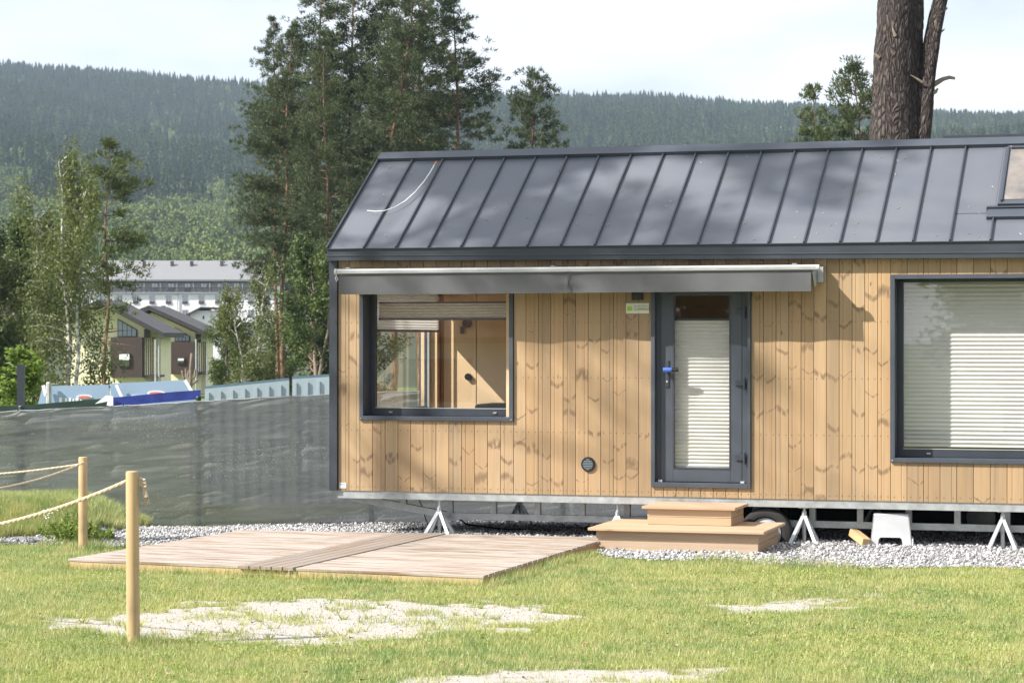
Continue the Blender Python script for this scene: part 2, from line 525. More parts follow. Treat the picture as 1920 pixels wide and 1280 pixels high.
def lawn_mat():
    t = NT('lawn_and_sand')
    p = t.pos
    n1 = t.noise(p, .8, 4, .6); n2 = t.noise(p, 14, 4, .7); n3 = t.noise(p, 90, 3, .7)
    g = t.mix(t.rng(n1, .35, .65), (.15, .19, .05), (.27, .27, .10))
    g = t.mix(t.rng(n2, .35, .65, 0, .6), g, (.09, .12, .03))
    sand = t.mix(t.rng(n3, .3, .7), (.36, .335, .305), (.52, .49, .455))
    sand = t.mix(t.rng(n2, .55, .75, 0, .5), sand, (.27, .24, .19))
    at = t.n('Attribute', {'attribute_name': 'bare'})
    m = t.math('ADD', at.outputs['Fac'], t.math('MULTIPLY', t.math('SUBTRACT', t.noise(p, 7, 5, .75), .5), 1.3))
    c = t.mix(t.rng(m, .34, .62), g, sand)
    return t.done(t.pbsdf(c, .9, spec=.1, normal=t.bump(n3, .8, .02)))
M['lawn'] = lawn_mat()

def grass_mat(name, a, b, d, e):
    t = NT(name)
    p = t.pos
    n1 = t.noise(p, .55, 3, .55); n2 = t.noise(p, 3.2, 3, .6)
    c = t.mix(t.rng(n1, .38, .62), a, b)
    c = t.mix(t.rng(n2, .40, .62, 0, .75), c, d)
    c = t.mix(t.math('MULTIPLY', t.math('POWER', t.isl, 3.0), .9), c, e)
    s = t.pbsdf(c, .5, spec=.35); tr = t.n('BsdfTranslucent', Color=c)
    mx = t.n('MixShader', i0=.4); t.put(mx.inputs[1], s.outputs[0]); t.put(mx.inputs[2], tr.outputs[0])
    return t.done(mx)
M['grass'] = grass_mat('grass_blades', (.155, .275, .06), (.35, .41, .11), (.46, .45, .17), (.66, .62, .38))
M['weed'] = grass_mat('weed_leaves', (.20, .30, .06), (.28, .38, .09), (.24, .33, .07), (.4, .42, .14))

def stone_mat():
    t = NT('crushed_stone')
    c = t.ramp(t.isl, [(0, (.13, .13, .14)), (.35, (.28, .28, .29)), (.75, (.45, .45, .455)), (1, (.62, .61, .60))])
    return t.done(t.pbsdf(c, .8, spec=.3, normal=t.bump(t.noise(t.pos, 120, 3), .5, .004)))
M['stone'] = stone_mat()
M['gravel'] = simple('gravel_ground', (.26, .26, .265), .9, 0, var=.4, scale=22, bump=1.0)

def bark(name, a, b, zs=2.5, sc=9, strength=.8, dist=.05):
    t = NT(name)
    v = t.n('TexVoronoi', {'feature': 'DISTANCE_TO_EDGE'}, Scale=1.0, Vector=t.vmul(t.vadd(t.obj, t.n('TexNoise', Scale=3.0).outputs['Color']), (sc, sc, zs)))
    n = t.noise(t.vmul(t.obj, (sc, sc, zs)), 1.5, 5, .7)
    c = t.mix(t.rng(v.outputs['Distance'], .0, .25), a, b)
    c = t.mix(t.rng(n, .35, .7, 0, .8), c, a)
    h = t.math('ADD', t.rng(v.outputs['Distance'], 0, .3), n)
    return t.done(t.pbsdf(c, .85, spec=.25, normal=t.bump(h, strength, dist)))
M['bark_big'] = bark('old_pine_bark', (.030, .025, .026), (.125, .100, .092), 6, 11, 1.0, .04)
M['bark_pine'] = bark('pine_bark', (.10, .065, .045), (.32, .19, .12), 1.2, 6)
M['bark_birch'] = bark('birch_bark', (.16, .15, .14), (.72, .70, .66), 3.0, 1.5, .2)
M['bark_dead'] = simple('bare_weathered_wood', (.20, .16, .13), .85, 0, var=.3, scale=8)
M['needle'] = leaf_mat('pine_needles', (.040, .064, .032), (.066, .090, .040), (.108, .128, .056), .25, .5)
M['spruce'] = leaf_mat('spruce_needles', (.065, .092, .034), (.09, .12, .042), (.13, .15, .055), .25, .5)
M['birchleaf'] = leaf_mat('birch_leaves', (.085, .12, .035), (.13, .16, .045), (.19, .20, .075), .35, .5)
M['broad'] = leaf_mat('broad_leaves', (.050, .085, .026), (.085, .125, .035), (.12, .15, .045), .3, .5)
M['fresh'] = leaf_mat('fresh_leaves', (.12, .19, .03), (.17, .25, .045), (.22, .30, .06), .4, .8)

def forest_mat(name, cols):
    t = NT(name)
    at = t.n('Attribute', {'attribute_name': 'tone', 'attribute_type': 'INSTANCER'})
    oi = t.rand
    ln = t.noise(t.vmul(t.n('ObjectInfo').outputs['Location'], (.011, .011, .011)), 1.0, 4, .6)
    c = t.mix(t.rng(t.math('ADD', t.math('MULTIPLY', oi, .35), ln), .42, .86), cols[0], cols[1])
    c = t.mix(t.math('MULTIPLY', t.isl, .5), c, cols[2])
    return t.done(t.pbsdf(c, .9, spec=.1))
M['far_con'] = forest_mat('far_conifer', ((.014, .036, .015), (.066, .10, .040), (.12, .155, .062)))
M['far_dec'] = forest_mat('far_deciduous', ((.035, .078, .026), (.17, .21, .07), (.16, .20, .07)))
M['hill'] = simple('forest_floor', (.035, .05, .022), .95, 0, var=.3, scale=.01)
M['meadow'] = simple('meadow_ground', (.10, .14, .04), .95, 0, var=.3, scale=.2)
M['tarp'] = simple('blue_tarpaulin', (.025, .045, .24), .35, 0, var=.25, scale=5)
M['banner'] = simple('light_blue_banner', (.27, .37, .52), .5, 0, var=.1, scale=.7)
M['ban_white'] = simple('banner_white', (.8, .82, .84), .5, 0, var=.03)
M['ban_red'] = simple('banner_red', (.62, .16, .13), .5, 0, var=.05)
M['sheet'] = simple('grey_blue_sheet', (.34, .42, .48), .4, .1, var=.08, scale=1.5)
M['sheet_cap'] = simple('dark_sheet_cap', (.10, .17, .22), .5, 0)
def hotel_roof():
    t = NT('light_tile_roof')
    p = t.obj
    w = t.n('TexWave', {'wave_type': 'BANDS', 'bands_direction': 'Z'}, Scale=1.6, Distortion=.6, Vector=p)
    w2 = t.n('TexWave', {'wave_type': 'BANDS', 'bands_direction': 'X'}, Scale=.9, Distortion=1.0, Vector=p)
    c = t.mix(w.outputs['Fac'], (.24, .245, .26), (.17, .175, .185))
    c = t.mix(t.math('MULTIPLY', w2.outputs['Fac'], .35), c, (.13, .135, .15))
    return t.done(t.pbsdf(c, .8, spec=.2))
M['hotel_roof'] = hotel_roof()

# ------------------------------------------------------------------ ground
GRAVEL_R = [G(1088, 1034), G(1150, 1046), G(1220, 1050), G(1330, 1055), G(1430, 1061), G(1560, 1065), G(1700, 1066),
            G(1920, 1068), (9.5, 20.2), (12, 20), (12, 33), (-1.2, 33), (-3.6, 26.8), (-3.3, 24.6), (-2.8, 24.2), (.2, 23.0)]
GRAVEL_L = [G(-400, 1017), G(0, 1021), G(140, 1024), G(185, 1026), G(300, 1030), (-3.2, 22.8), (-2.0, 24.5), (-2.8, 27.2), (-4.5, 26.6),
            G(215, 999), G(140, 1009), G(0, 1012), G(-400, 1010)]
DECK = [(-4.12, 21.5), (-.25, 19.93), (1.02, 23.85), (-2.88, 24.8)]
SANDS = [[G(*q) for q in ((90, 1176), (190, 1152), (290, 1142), (400, 1130), (520, 1120), (620, 1124), (760, 1128), (900, 1134), (1010, 1140),
                          (1110, 1168), (1020, 1176), (880, 1178), (760, 1190), (620, 1202), (470, 1204), (330, 1192), (200, 1186))],
         [G(*q) for q in ((1355, 1130), (1470, 1120), (1630, 1117), (1600, 1128), (1500, 1138), (1390, 1144))],
         [G(*q) for q in ((815, 1268), (930, 1250), (1120, 1252), (1330, 1260), (1290, 1285), (1000, 1300), (800, 1300))]]

def mound(x, y):
    a = np.clip((-4.15 - x) / .9, 0, 1); a = a * a * (3 - 2 * a)
    b = np.clip((y - 24.45) / 1.1, 0, 1); b = b * b * (3 - 2 * b)
    c = np.clip((28.5 - y) / 1.5, 0, 1)
    return .30 * a * b * c
def gz(x, y):
    x = np.asarray(x, float); y = np.asarray(y, float)
    z = .045 + .035 * (fbm(x * .5, y * .5, 3) - .5) + .02 * (fbm(x * 2.2, y * 2.2, 9) - .5)
    z = z - .20 * np.clip((y - 25.6) / 4, 0, 1)
    return z + mound(x, y)

def bare(x, y):
    v = np.zeros(np.shape(x))
    for i, s in enumerate(SANDS):
        xx, yy = np.asarray(x, float), np.asarray(y, float)
        d = poly_sd(xx, yy, s) + 1.0 * (fbm(xx * 1.5 + 7 * i, yy * 1.9, 141) - .5) + .75 * (fbm(xx * 4.5, yy * 6, 151) - .5)
        w = (.22, .30, .30)[i]
        v = np.maximum(v, np.clip(.5 - d / (2 * w), 0, (1.0, .70, .72)[i]))
    v = v * (.62 + .75 * fbm(np.asarray(x) * 1.6, np.asarray(y) * 1.6, 41))
    return np.clip(v, 0, 1)

lawn_me = grid_mesh('lawn', np.arange(-12, 12.01, .08), np.arange(4, 34.01, .08), gz)
co = np.empty(len(lawn_me.vertices) * 3, np.float32); lawn_me.vertices.foreach_get('co', co); co = co.reshape(-1, 3)
at = lawn_me.attributes.new('bare', 'FLOAT', 'POINT'); at.data.foreach_set('value', bare(co[:, 0], co[:, 1]).astype(np.float32))
lawn = link('lawn', lawn_me, M['lawn'], smooth=True); lawn['kind'] = 'structure'

def flat_poly_grid(name, polys, mat, zoff=.012, step=.1):
    xs = np.arange(-12, 12.01, step); ys = np.arange(18, 33.5, step)
    X, Y = np.meshgrid(xs, ys)
    sd = np.minimum.reduce([poly_sd(X, Y, p) for p in polys]) + .22 * (fbm(X * 2.5, Y * 2.5, 5) - .5)
    Z = gz(X, Y) + zoff
    nx = len(xs); ny = len(ys)
    i = (np.arange(nx - 1)[None, :] + np.arange(ny - 1)[:, None] * nx).ravel()
    ok = (sd.ravel()[i] < 0)
    i = i[ok]
    me = np_mesh(name, np.stack([X.ravel(), Y.ravel(), Z.ravel()], 1), np.stack([i, i + 1, i + nx + 1, i + nx], 1))
    bm = bmesh.new(); bm.from_mesh(me); bmesh.ops.delete(bm, geom=[v for v in bm.verts if not v.link_faces], context='VERTS'); bm.to_mesh(me); bm.free()
    o = link(name, me, mat, smooth=True); o['kind'] = 'structure'
    return o
flat_poly_grid('gravel_bed', [GRAVEL_R, GRAVEL_L], M['gravel'])

# wide surrounding ground (a ring of flat land) and the hills
def far_z(y):
    t = np.clip((np.asarray(y, float) - 36) / 26, 0, 1)
    return -.3 - 1.3 * t * t * (3 - 2 * t)
gxs = np.array([-4500, -1500, -400, -120, -40, 0, 40, 120, 400, 1500, 4500.]); gys = np.concatenate([[-1500, -300, -60, 0, 30], np.arange(34, 66, 2.), [100, 180, 400, 1200, 4500]])
o = link('ground', grid_mesh('ground', gxs, gys, lambda X, Y: far_z(Y)), M['meadow'], smooth=True); o['kind'] = 'structure'

def ridge_py(px):
    xs = [-900, -300, 0, 150, 300, 470, 700, 950, 1200, 1500, 1700, 1920, 2300, 3000]
    ys = [164, 132, 141, 153, 165, 177, 192, 196, 194, 210, 228, 236, 250, 280]
    return np.interp(px, xs, ys)
def hill_z(x, y):
    d = np.sqrt(x * x + y * y)
    px = CX + F * x / np.maximum(y, 1)
    e_r = (HY - ridge_py(px)) / F
    R = 2350.0
    zr = 2.17 + e_r * R - 16
    z = np.interp(d, [0, 190, 300, 450, 560, 750, 900], [-1.62, -1.62, 1.0, 5.5, 10, 26, 38])
    t = np.clip((d - 900) / (R - 900), 0, 1)
    zz = 38 + (zr - 38) * (t * .62 + .38 * t * t * (3 - 2 * t))
    z = np.where(d > 900, zz, z)
    z = np.where(d > R, zr - (d - R) * .25, z)
    z = z + np.where(d > 700, (fbm(x / 260, y / 260, 77) - .5) * 55 * np.clip((d - 700) / 500, 0, 1) * np.clip((R - d) / 500 + .08, 0.05, 1), 0)
    return z
ang = np.radians(np.arange(-34, 34.01, .25)); rad = np.concatenate([np.arange(185, 900, 25), np.arange(900, 3300, 30)])
A_, R_ = np.meshgrid(ang, rad)
HX, HY_ = R_ * np.sin(A_), R_ * np.cos(A_)
V = np.stack([HX.ravel(), HY_.ravel(), hill_z(HX, HY_).ravel()], 1)
na, nr = len(ang), len(rad)
i = (np.arange(na - 1)[None, :] + np.arange(nr - 1)[:, None] * na).ravel()
hills = link('hills', np_mesh('hills', V, np.stack([i, i + 1, i + na + 1, i + na], 1)), M['hill'], smooth=True)
hills['kind'] = 'structure'

# ------------------------------------------------------------------ forest on the hills (stuff, instanced)
def rnd_unit(n, r=rng):
    v = r.normal(size=(n, 3)); return v / np.linalg.norm(v, axis=1)[:, None]

def leaves(C, D, Ln, Wd, r=rng):
    """one triangle per leaf: base C, direction D, length Ln, width Wd"""
    n = len(C)
    side = np.cross(D, rnd_unit(n, r)); side /= np.maximum(np.linalg.norm(side, axis=1)[:, None], 1e-6)
    a = C - side * Wd[:, None] / 2; b = C + side * Wd[:, None] / 2; c = C + D * Ln[:, None]
    V = np.stack([a, b, c], 1).reshape(-1, 3)
    return V, np.arange(3 * n).reshape(-1, 3)

def far_conifer(seed):
    r = np.random.default_rng(seed)
    n = 340
    t = r.random(n) ** .8
    z = 2 + t * 19
    rad = (1 - t) ** .85 * 3.1 * (.75 + .5 * r.random(n)) + .12
    a = r.random(n) * 2 * pi
    C = np.stack([np.cos(a) * rad * .35, np.sin(a) * rad * .35, z], 1)
    D = np.stack([np.cos(a), np.sin(a), -.45 + .3 * r.random(n)], 1); D /= np.linalg.norm(D, axis=1)[:, None]
    V, Fc = leaves(C, D, rad * .75 + .3, 1.1 + 1.0 * (1 - t), r)
    core = []; k = 7
    for zz, q in ((0, 1.6), (6, 2.0), (14, 1.0), (22.5, .02)):
        for j in range(k): core.append((cos(2 * pi * j / k) * q, sin(2 * pi * j / k) * q, zz))
    cf = []
    for ring in range(3):
        for j in range(k):
            p0, p1, p2, p3 = ring * k + j, ring * k + (j + 1) % k, (ring + 1) * k + (j + 1) % k, (ring + 1) * k + j
            cf += [(p0, p1, p2), (p0, p2, p3)]
    b = len(V)
    return np_mesh('far_conifer_mesh', np.vstack([V, core]), np.vstack([Fc, np.array(cf) + b]))

def far_decid(seed, R=4.2, H=11):
    r = np.random.default_rng(seed)
    nc = 26
    cc = rnd_unit(nc, r) * (r.random(nc)[:, None] ** .4) * np.array([R, R, H * .36]) + np.array([0, 0, H * .58])
    k = 55
    u = rnd_unit(nc * k, r); C = np.repeat(cc, k, 0) + u * (r.random((nc * k, 1)) ** .4) * R * .42
    D = u + rnd_unit(nc * k, r) * .7 + np.array([0, 0, .3]); D /= np.linalg.norm(D, axis=1)[:, None]
    V, Fc = leaves(C, D, .5 + .5 * r.random(nc * k), .45 + .4 * r.random(nc * k), r)
    return np_mesh('far_deciduous_mesh', V, Fc)

def instancer(name, pts, scales, rots, idx, meshes, mat, extra=None):
    me = bpy.data.meshes.new(name); me.vertices.add(len(pts)); me.vertices.foreach_set('co', np.asarray(pts, np.float32).ravel())
    for nm, arr, ty in (('scl', scales, 'FLOAT'), ('rot', rots, 'FLOAT'), ('idx', idx, 'INT')):
        a = me.attributes.new(nm, ty, 'POINT'); a.data.foreach_set('value', np.asarray(arr, np.float32 if ty == 'FLOAT' else np.int32))
    o = bpy.data.objects.new(name, me); COL.objects.link(o)
    ng = bpy.data.node_groups.new(name, 'GeometryNodeTree')
    ng.interface.new_socket('Geometry', in_out='INPUT', socket_type='NodeSocketGeometry')
    ng.interface.new_socket('Geometry', in_out='OUTPUT', socket_type='NodeSocketGeometry')
    N, Lk = ng.nodes.new, ng.links.new
    gi, go = N('NodeGroupInput'), N('NodeGroupOutput')
    join = N('GeometryNodeJoinGeometry')
    def attr(nm, ty):
        a = N('GeometryNodeInputNamedAttribute'); a.data_type = ty; a.inputs['Name'].default_value = nm; return a.outputs[0]
    for k, m in enumerate(meshes):
        if not m.materials: m.materials.append(mat)
        src = bpy.data.objects.new(name + '_source', m)      # not linked to the scene
        oi = N('GeometryNodeObjectInfo'); oi.inputs['Object'].default_value = src
        iop = N('GeometryNodeInstanceOnPoints')
        cmp = N('FunctionNodeCompare'); cmp.data_type = 'INT'; cmp.operation = 'EQUAL'
        Lk(attr('idx', 'INT'), cmp.inputs[2]); cmp.inputs[3].default_value = k
        cx = N('ShaderNodeCombineXYZ'); Lk(attr('rot', 'FLOAT'), cx.inputs[2])
        Lk(gi.outputs[0], iop.inputs['Points']); Lk(cmp.outputs[0], iop.inputs['Selection'])
        Lk(oi.outputs['Geometry'], iop.inputs['Instance']); Lk(cx.outputs[0], iop.inputs['Rotation'])
        Lk(attr('scl', 'FLOAT'), iop.inputs['Scale'])
        Lk(iop.outputs[0], join.inputs[0])
    Lk(join.outputs[0], go.inputs[0])
    md = o.modifiers.new('scatter', 'NODES'); md.node_group = ng
    o['kind'] = 'stuff'
    return o

def polar_pts(n, a0, a1, r0, r1, r=rng):
    a = np.radians(r.uniform(a0, a1, n)); d = np.sqrt(r.uniform(r0 ** 2, r1 ** 2, n))
    return d * np.sin(a), d * np.cos(a), d
n = 36000
x, y, d = polar_pts(n, -16.5, 16.5, 1000, 2420)
dec = (fbm(x / 90, y / 90, 21) + .16 * rng.normal(size=n) * .5) > (.55 + .12 * (d - 1000) / 1400)
dec |= (d < 1350) & (fbm(x / 60, y / 60, 25) > .45)
keep = ~dec
z = hill_z(x, y)
sc = rng.uniform(.72, 1.25, n)
instancer('conifer_forest', np.stack([x, y, z - .5], 1)[keep], sc[keep], rng.uniform(0, 6.28, n)[keep], rng.integers(0, 4, n)[keep],
          [far_conifer(100 + k) for k in range(4)], M['far_con'])
fdm = [far_decid(200 + k) for k in range(3)]
instancer('mixed_woodland', np.stack([x, y, z - .5], 1)[dec], sc[dec] * 1.15, rng.uniform(0, 6.28, n)[dec], rng.integers(0, 3, n)[dec], fdm, M['far_dec'])
n = 2600
x, y, d = polar_pts(n, -17, 17, 520, 1050)
z = hill_z(x, y)
instancer('valley_woodland', np.stack([x, y, z - 1.0], 1), rng.uniform(.6, 1.35, n), rng.uniform(0, 6.28, n), rng.integers(0, 3, n), fdm, M['far_dec'])

# ------------------------------------------------------------------ trees
def limb_pts(p0, d, ln, r, droop=0.0, n=4):
    pts = [Vector(p0)]; d = Vector(d).normalized()
    for k in range(n):
        d = (d + Vector((r.normal() * .12, r.normal() * .12, droop + r.normal() * .06))).normalized()
        pts.append(pts[-1] + d * ln / n)
    return pts

def make_pine(seed, H, cb, R, r0=.17, lean=(0, 0), dens=1.0, leaf=.17, profile=None, stubs=8):
    r = np.random.default_rng(seed)
    tb = MB(); npt = 12
    tp = [Vector((lean[0] * (i / npt) ** 1.3 + .12 * sin(i * 1.1 + seed), lean[1] * (i / npt) + .10 * cos(i * .9 + seed), H * i / npt)) for i in range(npt + 1)]
    for i in (0, 1): tp[i].x *= i; tp[i].y *= i
    tb.tube(tp, [r0 * (1 - .88 * (i / npt) ** 1.15) for i in range(npt + 1)], 8)
    def at(z):
        f = min(max(z / H * npt, 0), npt - .001); i = int(f); return tp[i].lerp(tp[i + 1], f - i)
    Cs, Ds = [], []
    z = cb
    while z < H - .1:
        t = (z - cb) / (H - cb)
        prof = (profile(t) if profile else (.55 + .8 * t - 1.32 * t ** 2.2) * (.9 if t < .9 else .7))
        for b in range(int(r.integers(2, 5))):
            if r.random() > dens: continue
            a = r.random() * 2 * pi
            ln = max(.25, R * prof * (.6 + .6 * r.random()))
            el = -.12 + .75 * t + r.normal() * .12
            bp = limb_pts(at(z), (cos(a) * cos(el), sin(a) * cos(el), sin(el)), ln, r, .03)
            tb.tube(bp, [.035 * (1 - .6 * t) + .01] + [.02 * (1 - t * .5)] * 3 + [.008], 4, cap=False)
            npuff = max(4, int(ln * 8.5))
            for q in range(npuff):
                f = .35 + .65 * (q + r.random()) / npuff
                i = min(int(f * 4), 3); c = bp[i].lerp(bp[i + 1], f * 4 - i)
                c = c + Vector(r.normal(size=3) * np.array([1, 1, .55]) * (.05 + .17 * ln * f))
                pr = .13 + .16 * r.random()
                k = 24
                u = rnd_unit(k, r) * (r.random((k, 1)) ** .5)
                P_ = np.array(c) + u * np.array([pr, pr, pr * .55])
                D = u * .8 + rnd_unit(k, r) * .5 + np.array([cos(a) * .4, sin(a) * .4, .5])
                Cs.append(P_); Ds.append(D)
        z += .28 + .22 * r.random()
    for k in range(stubs):
        zz = cb * (.45 + .6 * r.random()); a = r.random() * 2 * pi
        bp = limb_pts(at(zz), (cos(a), sin(a), .1), .5 + 1.2 * r.random(), r, -.03)
        tb.tube(bp, [.03, .02, .015, .01, .004], 4, cap=False)
    C = np.vstack(Cs); D = np.vstack(Ds); D /= np.linalg.norm(D, axis=1)[:, None]
    V, Fc = leaves(C, D, leaf * (.7 + .6 * r.random(len(C))), leaf * .30 * (.7 + .6 * r.random(len(C))), r)
    return tb.mesh('trunk'), np_mesh('crown', V, Fc)

def make_broad(seed, H, R, cb, r0=.12, hang=0.0, leaf=.13, puffs=170, k=60, stems=1, mess=1.0):
    r = np.random.default_rng(seed)
    tb = MB(); Cs, Ds = [], []
    tips = []
    for st in range(stems):
        ln = (r.normal() * .4 + (st - (stems - 1) / 2) * R * .5, r.normal() * .4)
        npt = 8; hh = H * (1 - .12 * st)
        tp = [Vector((ln[0] * (i / npt) ** 1.2 + .1 * sin(i * 1.7 + seed + st), ln[1] * i / npt + .08 * cos(i * 1.3), hh * i / npt * .96)) for i in range(npt + 1)]
        tb.tube(tp, [r0 * (1 - .9 * i / npt) * (1 - .25 * st) + .01 for i in range(npt + 1)], 7)
        nb = int(puffs / 7 / stems)
        for b in range(nb):
            f = cb / H + (1 - cb / H) * (b + r.random()) / nb
            fi = min(f * npt, npt - .01); i = int(fi); p0 = tp[i].lerp(tp[i + 1], fi - i)
            a = r.random() * 2 * pi
            t = (f - cb / H) / (1 - cb / H)
            ln_ = R * (.45 + 1.2 * t - 1.45 * t * t) * (.7 + .6 * r.random()) + .2
            el = .5 + .5 * t
            bp = limb_pts(p0, (cos(a) * cos(el), sin(a) * cos(el), sin(el)), ln_, r, -.06 - .1 * hang)
            tb.tube(bp, [.045 * (1 - .5 * t), .03, .02, .014, .006], 4, cap=False)
            for q in range(7):
                ff = .3 + .7 * (q + r.random()) / 7; ii = min(int(ff * 4), 3)
                tips.append(bp[ii].lerp(bp[ii + 1], ff * 4 - ii))
    for c in tips:
        pr = (.28 + .35 * r.random()) * mess
        u = rnd_unit(k, r) * (r.random((k, 1)) ** .6)
        P_ = np.array(c) + u * np.array([pr, pr, pr * (1 + 1.3 * hang)]) - np.array([0, 0, hang * pr * .9])
        Cs.append(P_); Ds.append(rnd_unit(k, r) + np.array([0, 0, -.6 * hang - .1]))
    C = np.vstack(Cs); D = np.vstack(Ds); D /= np.linalg.norm(D, axis=1)[:, None]
    V, Fc = leaves(C, D, leaf * (.7 + .6 * r.random(len(C))), leaf * .75 * (.7 + .5 * r.random(len(C))), r)
    return tb.mesh('trunk'), np_mesh('crown', V, Fc)

def put_tree(name, meshes, loc, rz, sc, label, cat, barkm, leafm, group=None):
    if loc[1] > 60 and loc[2] <= 0:
        sc = tuple(sc) if hasattr(sc, '__len__') else (sc, sc, sc)
        co_ = np.empty(len(meshes[0].vertices) * 3, np.float32); meshes[0].vertices.foreach_get('co', co_); top = float(co_[2::3].max()) * sc[2]
        dz = loc[2] - (-1.65); loc = (loc[0], loc[1], -1.65); sc = (sc[0], sc[1], sc[2] * (top + dz) / top)
    e = empty(name, loc, rz, label, cat, group)
    e.scale = sc if hasattr(sc, '__len__') else (sc, sc, sc)
    link('trunk', meshes[0], M[barkm], e, smooth=True)
    link('crown', meshes[1], M[leafm], e)
    return e

def px_xy(px, Y): return ((px - CX) / F * Y, Y)
def tree_h(py_top, Y, z0=-.3): return EYE - (py_top - HY) / F * Y - z0

pineA = make_pine(1, 22, 7.0, 4.6, .17, (.6, 0), dens=.92, stubs=16)
pineB = make_pine(2, 23, 8.5, 4.3, .18, (-.5, .3), dens=.9, stubs=16)
pineC = make_pine(3, 21, 6.5, 4.5, .16, (.3, -.3), dens=.9, stubs=14)
pineL = make_pine(4, 23, 8.0, 3.6, .17, (2.9, .2), stubs=14)
PG = 'tall pines standing in the stand left of the cabin'
row = [  # px, Y, meshes, height, rot, width scale, label
    (527, 112, pineA, 18.0, .3, 1.0, 'leftmost tall pine of the stand, its trunk bare and pinkish low down'),
    (519, 118, pineB, 18.9, 2.0, .85, 'slim pine close beside the leftmost pink trunk of the stand'),
    (617, 108, pineC, 17.0, 3.4, .85, 'pine whose straight orange trunk rises just left of the cabin roof corner'),
    (585, 124, pineB, 23.0, 4.2, 1.05, 'tall dense pine in the middle of the stand, behind the orange trunk'),
    (650, 126, pineA, 23.5, 1.1, 1.05, 'tall dark pine rising behind the left end of the cabin roof'),
    (688, 116, pineL, 22.5, 0.0, .95, 'pine with a long pale trunk leaning to the right over the roof end'),
    (735, 128, pineC, 24.5, 2.6, 1.15, 'broad dark pine behind the leaning pale trunk'),
    (790, 122, pineB, 23.5, 5.3, 1.05, 'dense dark pine near the right side of the stand'),
    (868, 118, pineA, 20.6, 3.9, 1.1, 'rightmost pine of the stand with long branches reaching right'),
]
for px, Y, ms, h, rz, wsc, lab in row:
    H0 = {id(pineA): 22, id(pineB): 23, id(pineC): 21, id(pineL): 23}[id(ms)]
    s = h / H0
    put_tree('pine_tree', ms, (*px_xy(px, Y), -.35), rz, (s * wsc, s * wsc, s), lab, 'pine tree', 'bark_pine', 'needle', PG)

pineS = make_pine(7, 12, 6.4, 2.5, .12, (.2, 0), stubs=4, profile=lambda t: .95 * (1 - t) ** .62 + .06)
put_tree('pine_tree', pineS, (*px_xy(995, 128), .0), 1.0, (1.0, 1.0, tree_h(140, 128) / 12), 'small rounded pine showing over the cabin roof right of the stand', 'pine tree', 'bark_pine', 'needle')
pineT = make_pine(8, 11.5, 5.2, 2.9, .11, (.1, 0), stubs=6, dens=.85)
put_tree('pine_tree', pineT, (*px_xy(198, 85), -.3), .4, (.85, .85, tree_h(262, 85) / 11.5), 'slender pine with a dark bare trunk in front of the yellow houses', 'pine tree', 'bark_pine', 'spruce')
spr = make_pine(9, 12, 4.5, 2.6, .12, (0, 0), profile=lambda t: 1.15 * (1 - t) ** .8 + .05, stubs=0)
put_tree('spruce_tree', spr, (*px_xy(1526, 100), .0), .4, (.85, .85, tree_h(175, 100) / 12), 'small pointed spruce showing above the roof ridge left of the thick trunk', 'spruce tree', 'bark_pine', 'spruce')
put_tree('pine_tree', pineS, (*px_xy(1614, 90), .0), 3.0, (.92, .92, tree_h(128, 90) / 12), 'bushy pine partly hidden by the left side of the thick trunk', 'pine tree', 'bark_pine', 'spruce')

birA = make_broad(21, 10.5, 2.7, 1.8, .13, .9, .12, 260, 55, 2)
put_tree('birch_tree', birA, (*px_xy(135, 78), -.3), 0.2, (.82, .82, tree_h(285, 78) / 10.3), 'tall birch with forked white trunk and drooping twigs in front of the yellow house', 'birch tree', 'bark_birch', 'birchleaf')
birB = make_broad(22, 8, 2.3, 1.0, .10, .9, .12, 200, 55, 2)
put_tree('birch_tree', birB, (*px_xy(75, 90), -.3), 1.2, (1.1, 1.1, tree_h(360, 90) / 8), 'lower leafy birch leaning left beside the tall white birch', 'birch tree', 'bark_birch', 'birchleaf')
brA = make_broad(23, 8, 3.0, .8, .16, .1, .15, 330, 60, 2)
put_tree('leafy_tree', brA, (*px_xy(15, 96), -.3), 2.2, (1.0, 1.0, tree_h(420, 96) / 8), 'dark green broad tree at the left edge of the photo', 'tree', 'bark_dead', 'broad')
put_tree('leafy_tree', brA, (*px_xy(-70, 88), -.3), 4.2, (1.2, 1.2, tree_h(440, 88) / 8), 'dark broad tree cut off by the left border', 'tree', 'bark_dead', 'broad')
put_tree('birch_tree', birB, (*px_xy(463, 100), -.3), 3.3, (.85, .85, tree_h(500, 100) / 8), 'bushy birch with hanging twigs at the foot of the pine stand', 'birch tree', 'bark_birch', 'birchleaf')
put_tree('leafy_tree', brA, (*px_xy(430, 112), -.3), .9, (.5, .5, tree_h(585, 112) / 8), 'dark leafy tree beside the right yellow house', 'tree', 'bark_dead', 'broad')
put_tree('leafy_tree', brA, (*px_xy(596, 96), -.3), 5.5, (.85, .85, tree_h(455, 96) / 8), 'leafy green tree just left of the cabin corner', 'tree', 'bark_dead', 'broad')
put_tree('leafy_tree', brA, (*px_xy(668, 104), -.3), 2.9, (1.0, 1.0, tree_h(480, 104) / 8), 'leafy tree mostly hidden behind the cabin corner', 'tree', 'bark_dead', 'broad')
put_tree('leafy_tree', brA, (*px_xy(545, 140), -.3), 1.7, (1.2, 1.2, tree_h(590, 140) / 8), 'dark understorey tree behind the pink pine trunks', 'tree', 'bark_dead', 'broad')
mapl = make_broad(25, 3.0, .85, .1, .05, 0.0, .13, 110, 40, 2, mess=.6)
put_tree('young_maple', mapl, (*px_xy(46, 52), -.2), 1.7, (1.0, 1.0, tree_h(660, 52) / 3.0), 'bright green young maple beside the dark post behind the fence', 'tree', 'bark_dead', 'fresh')

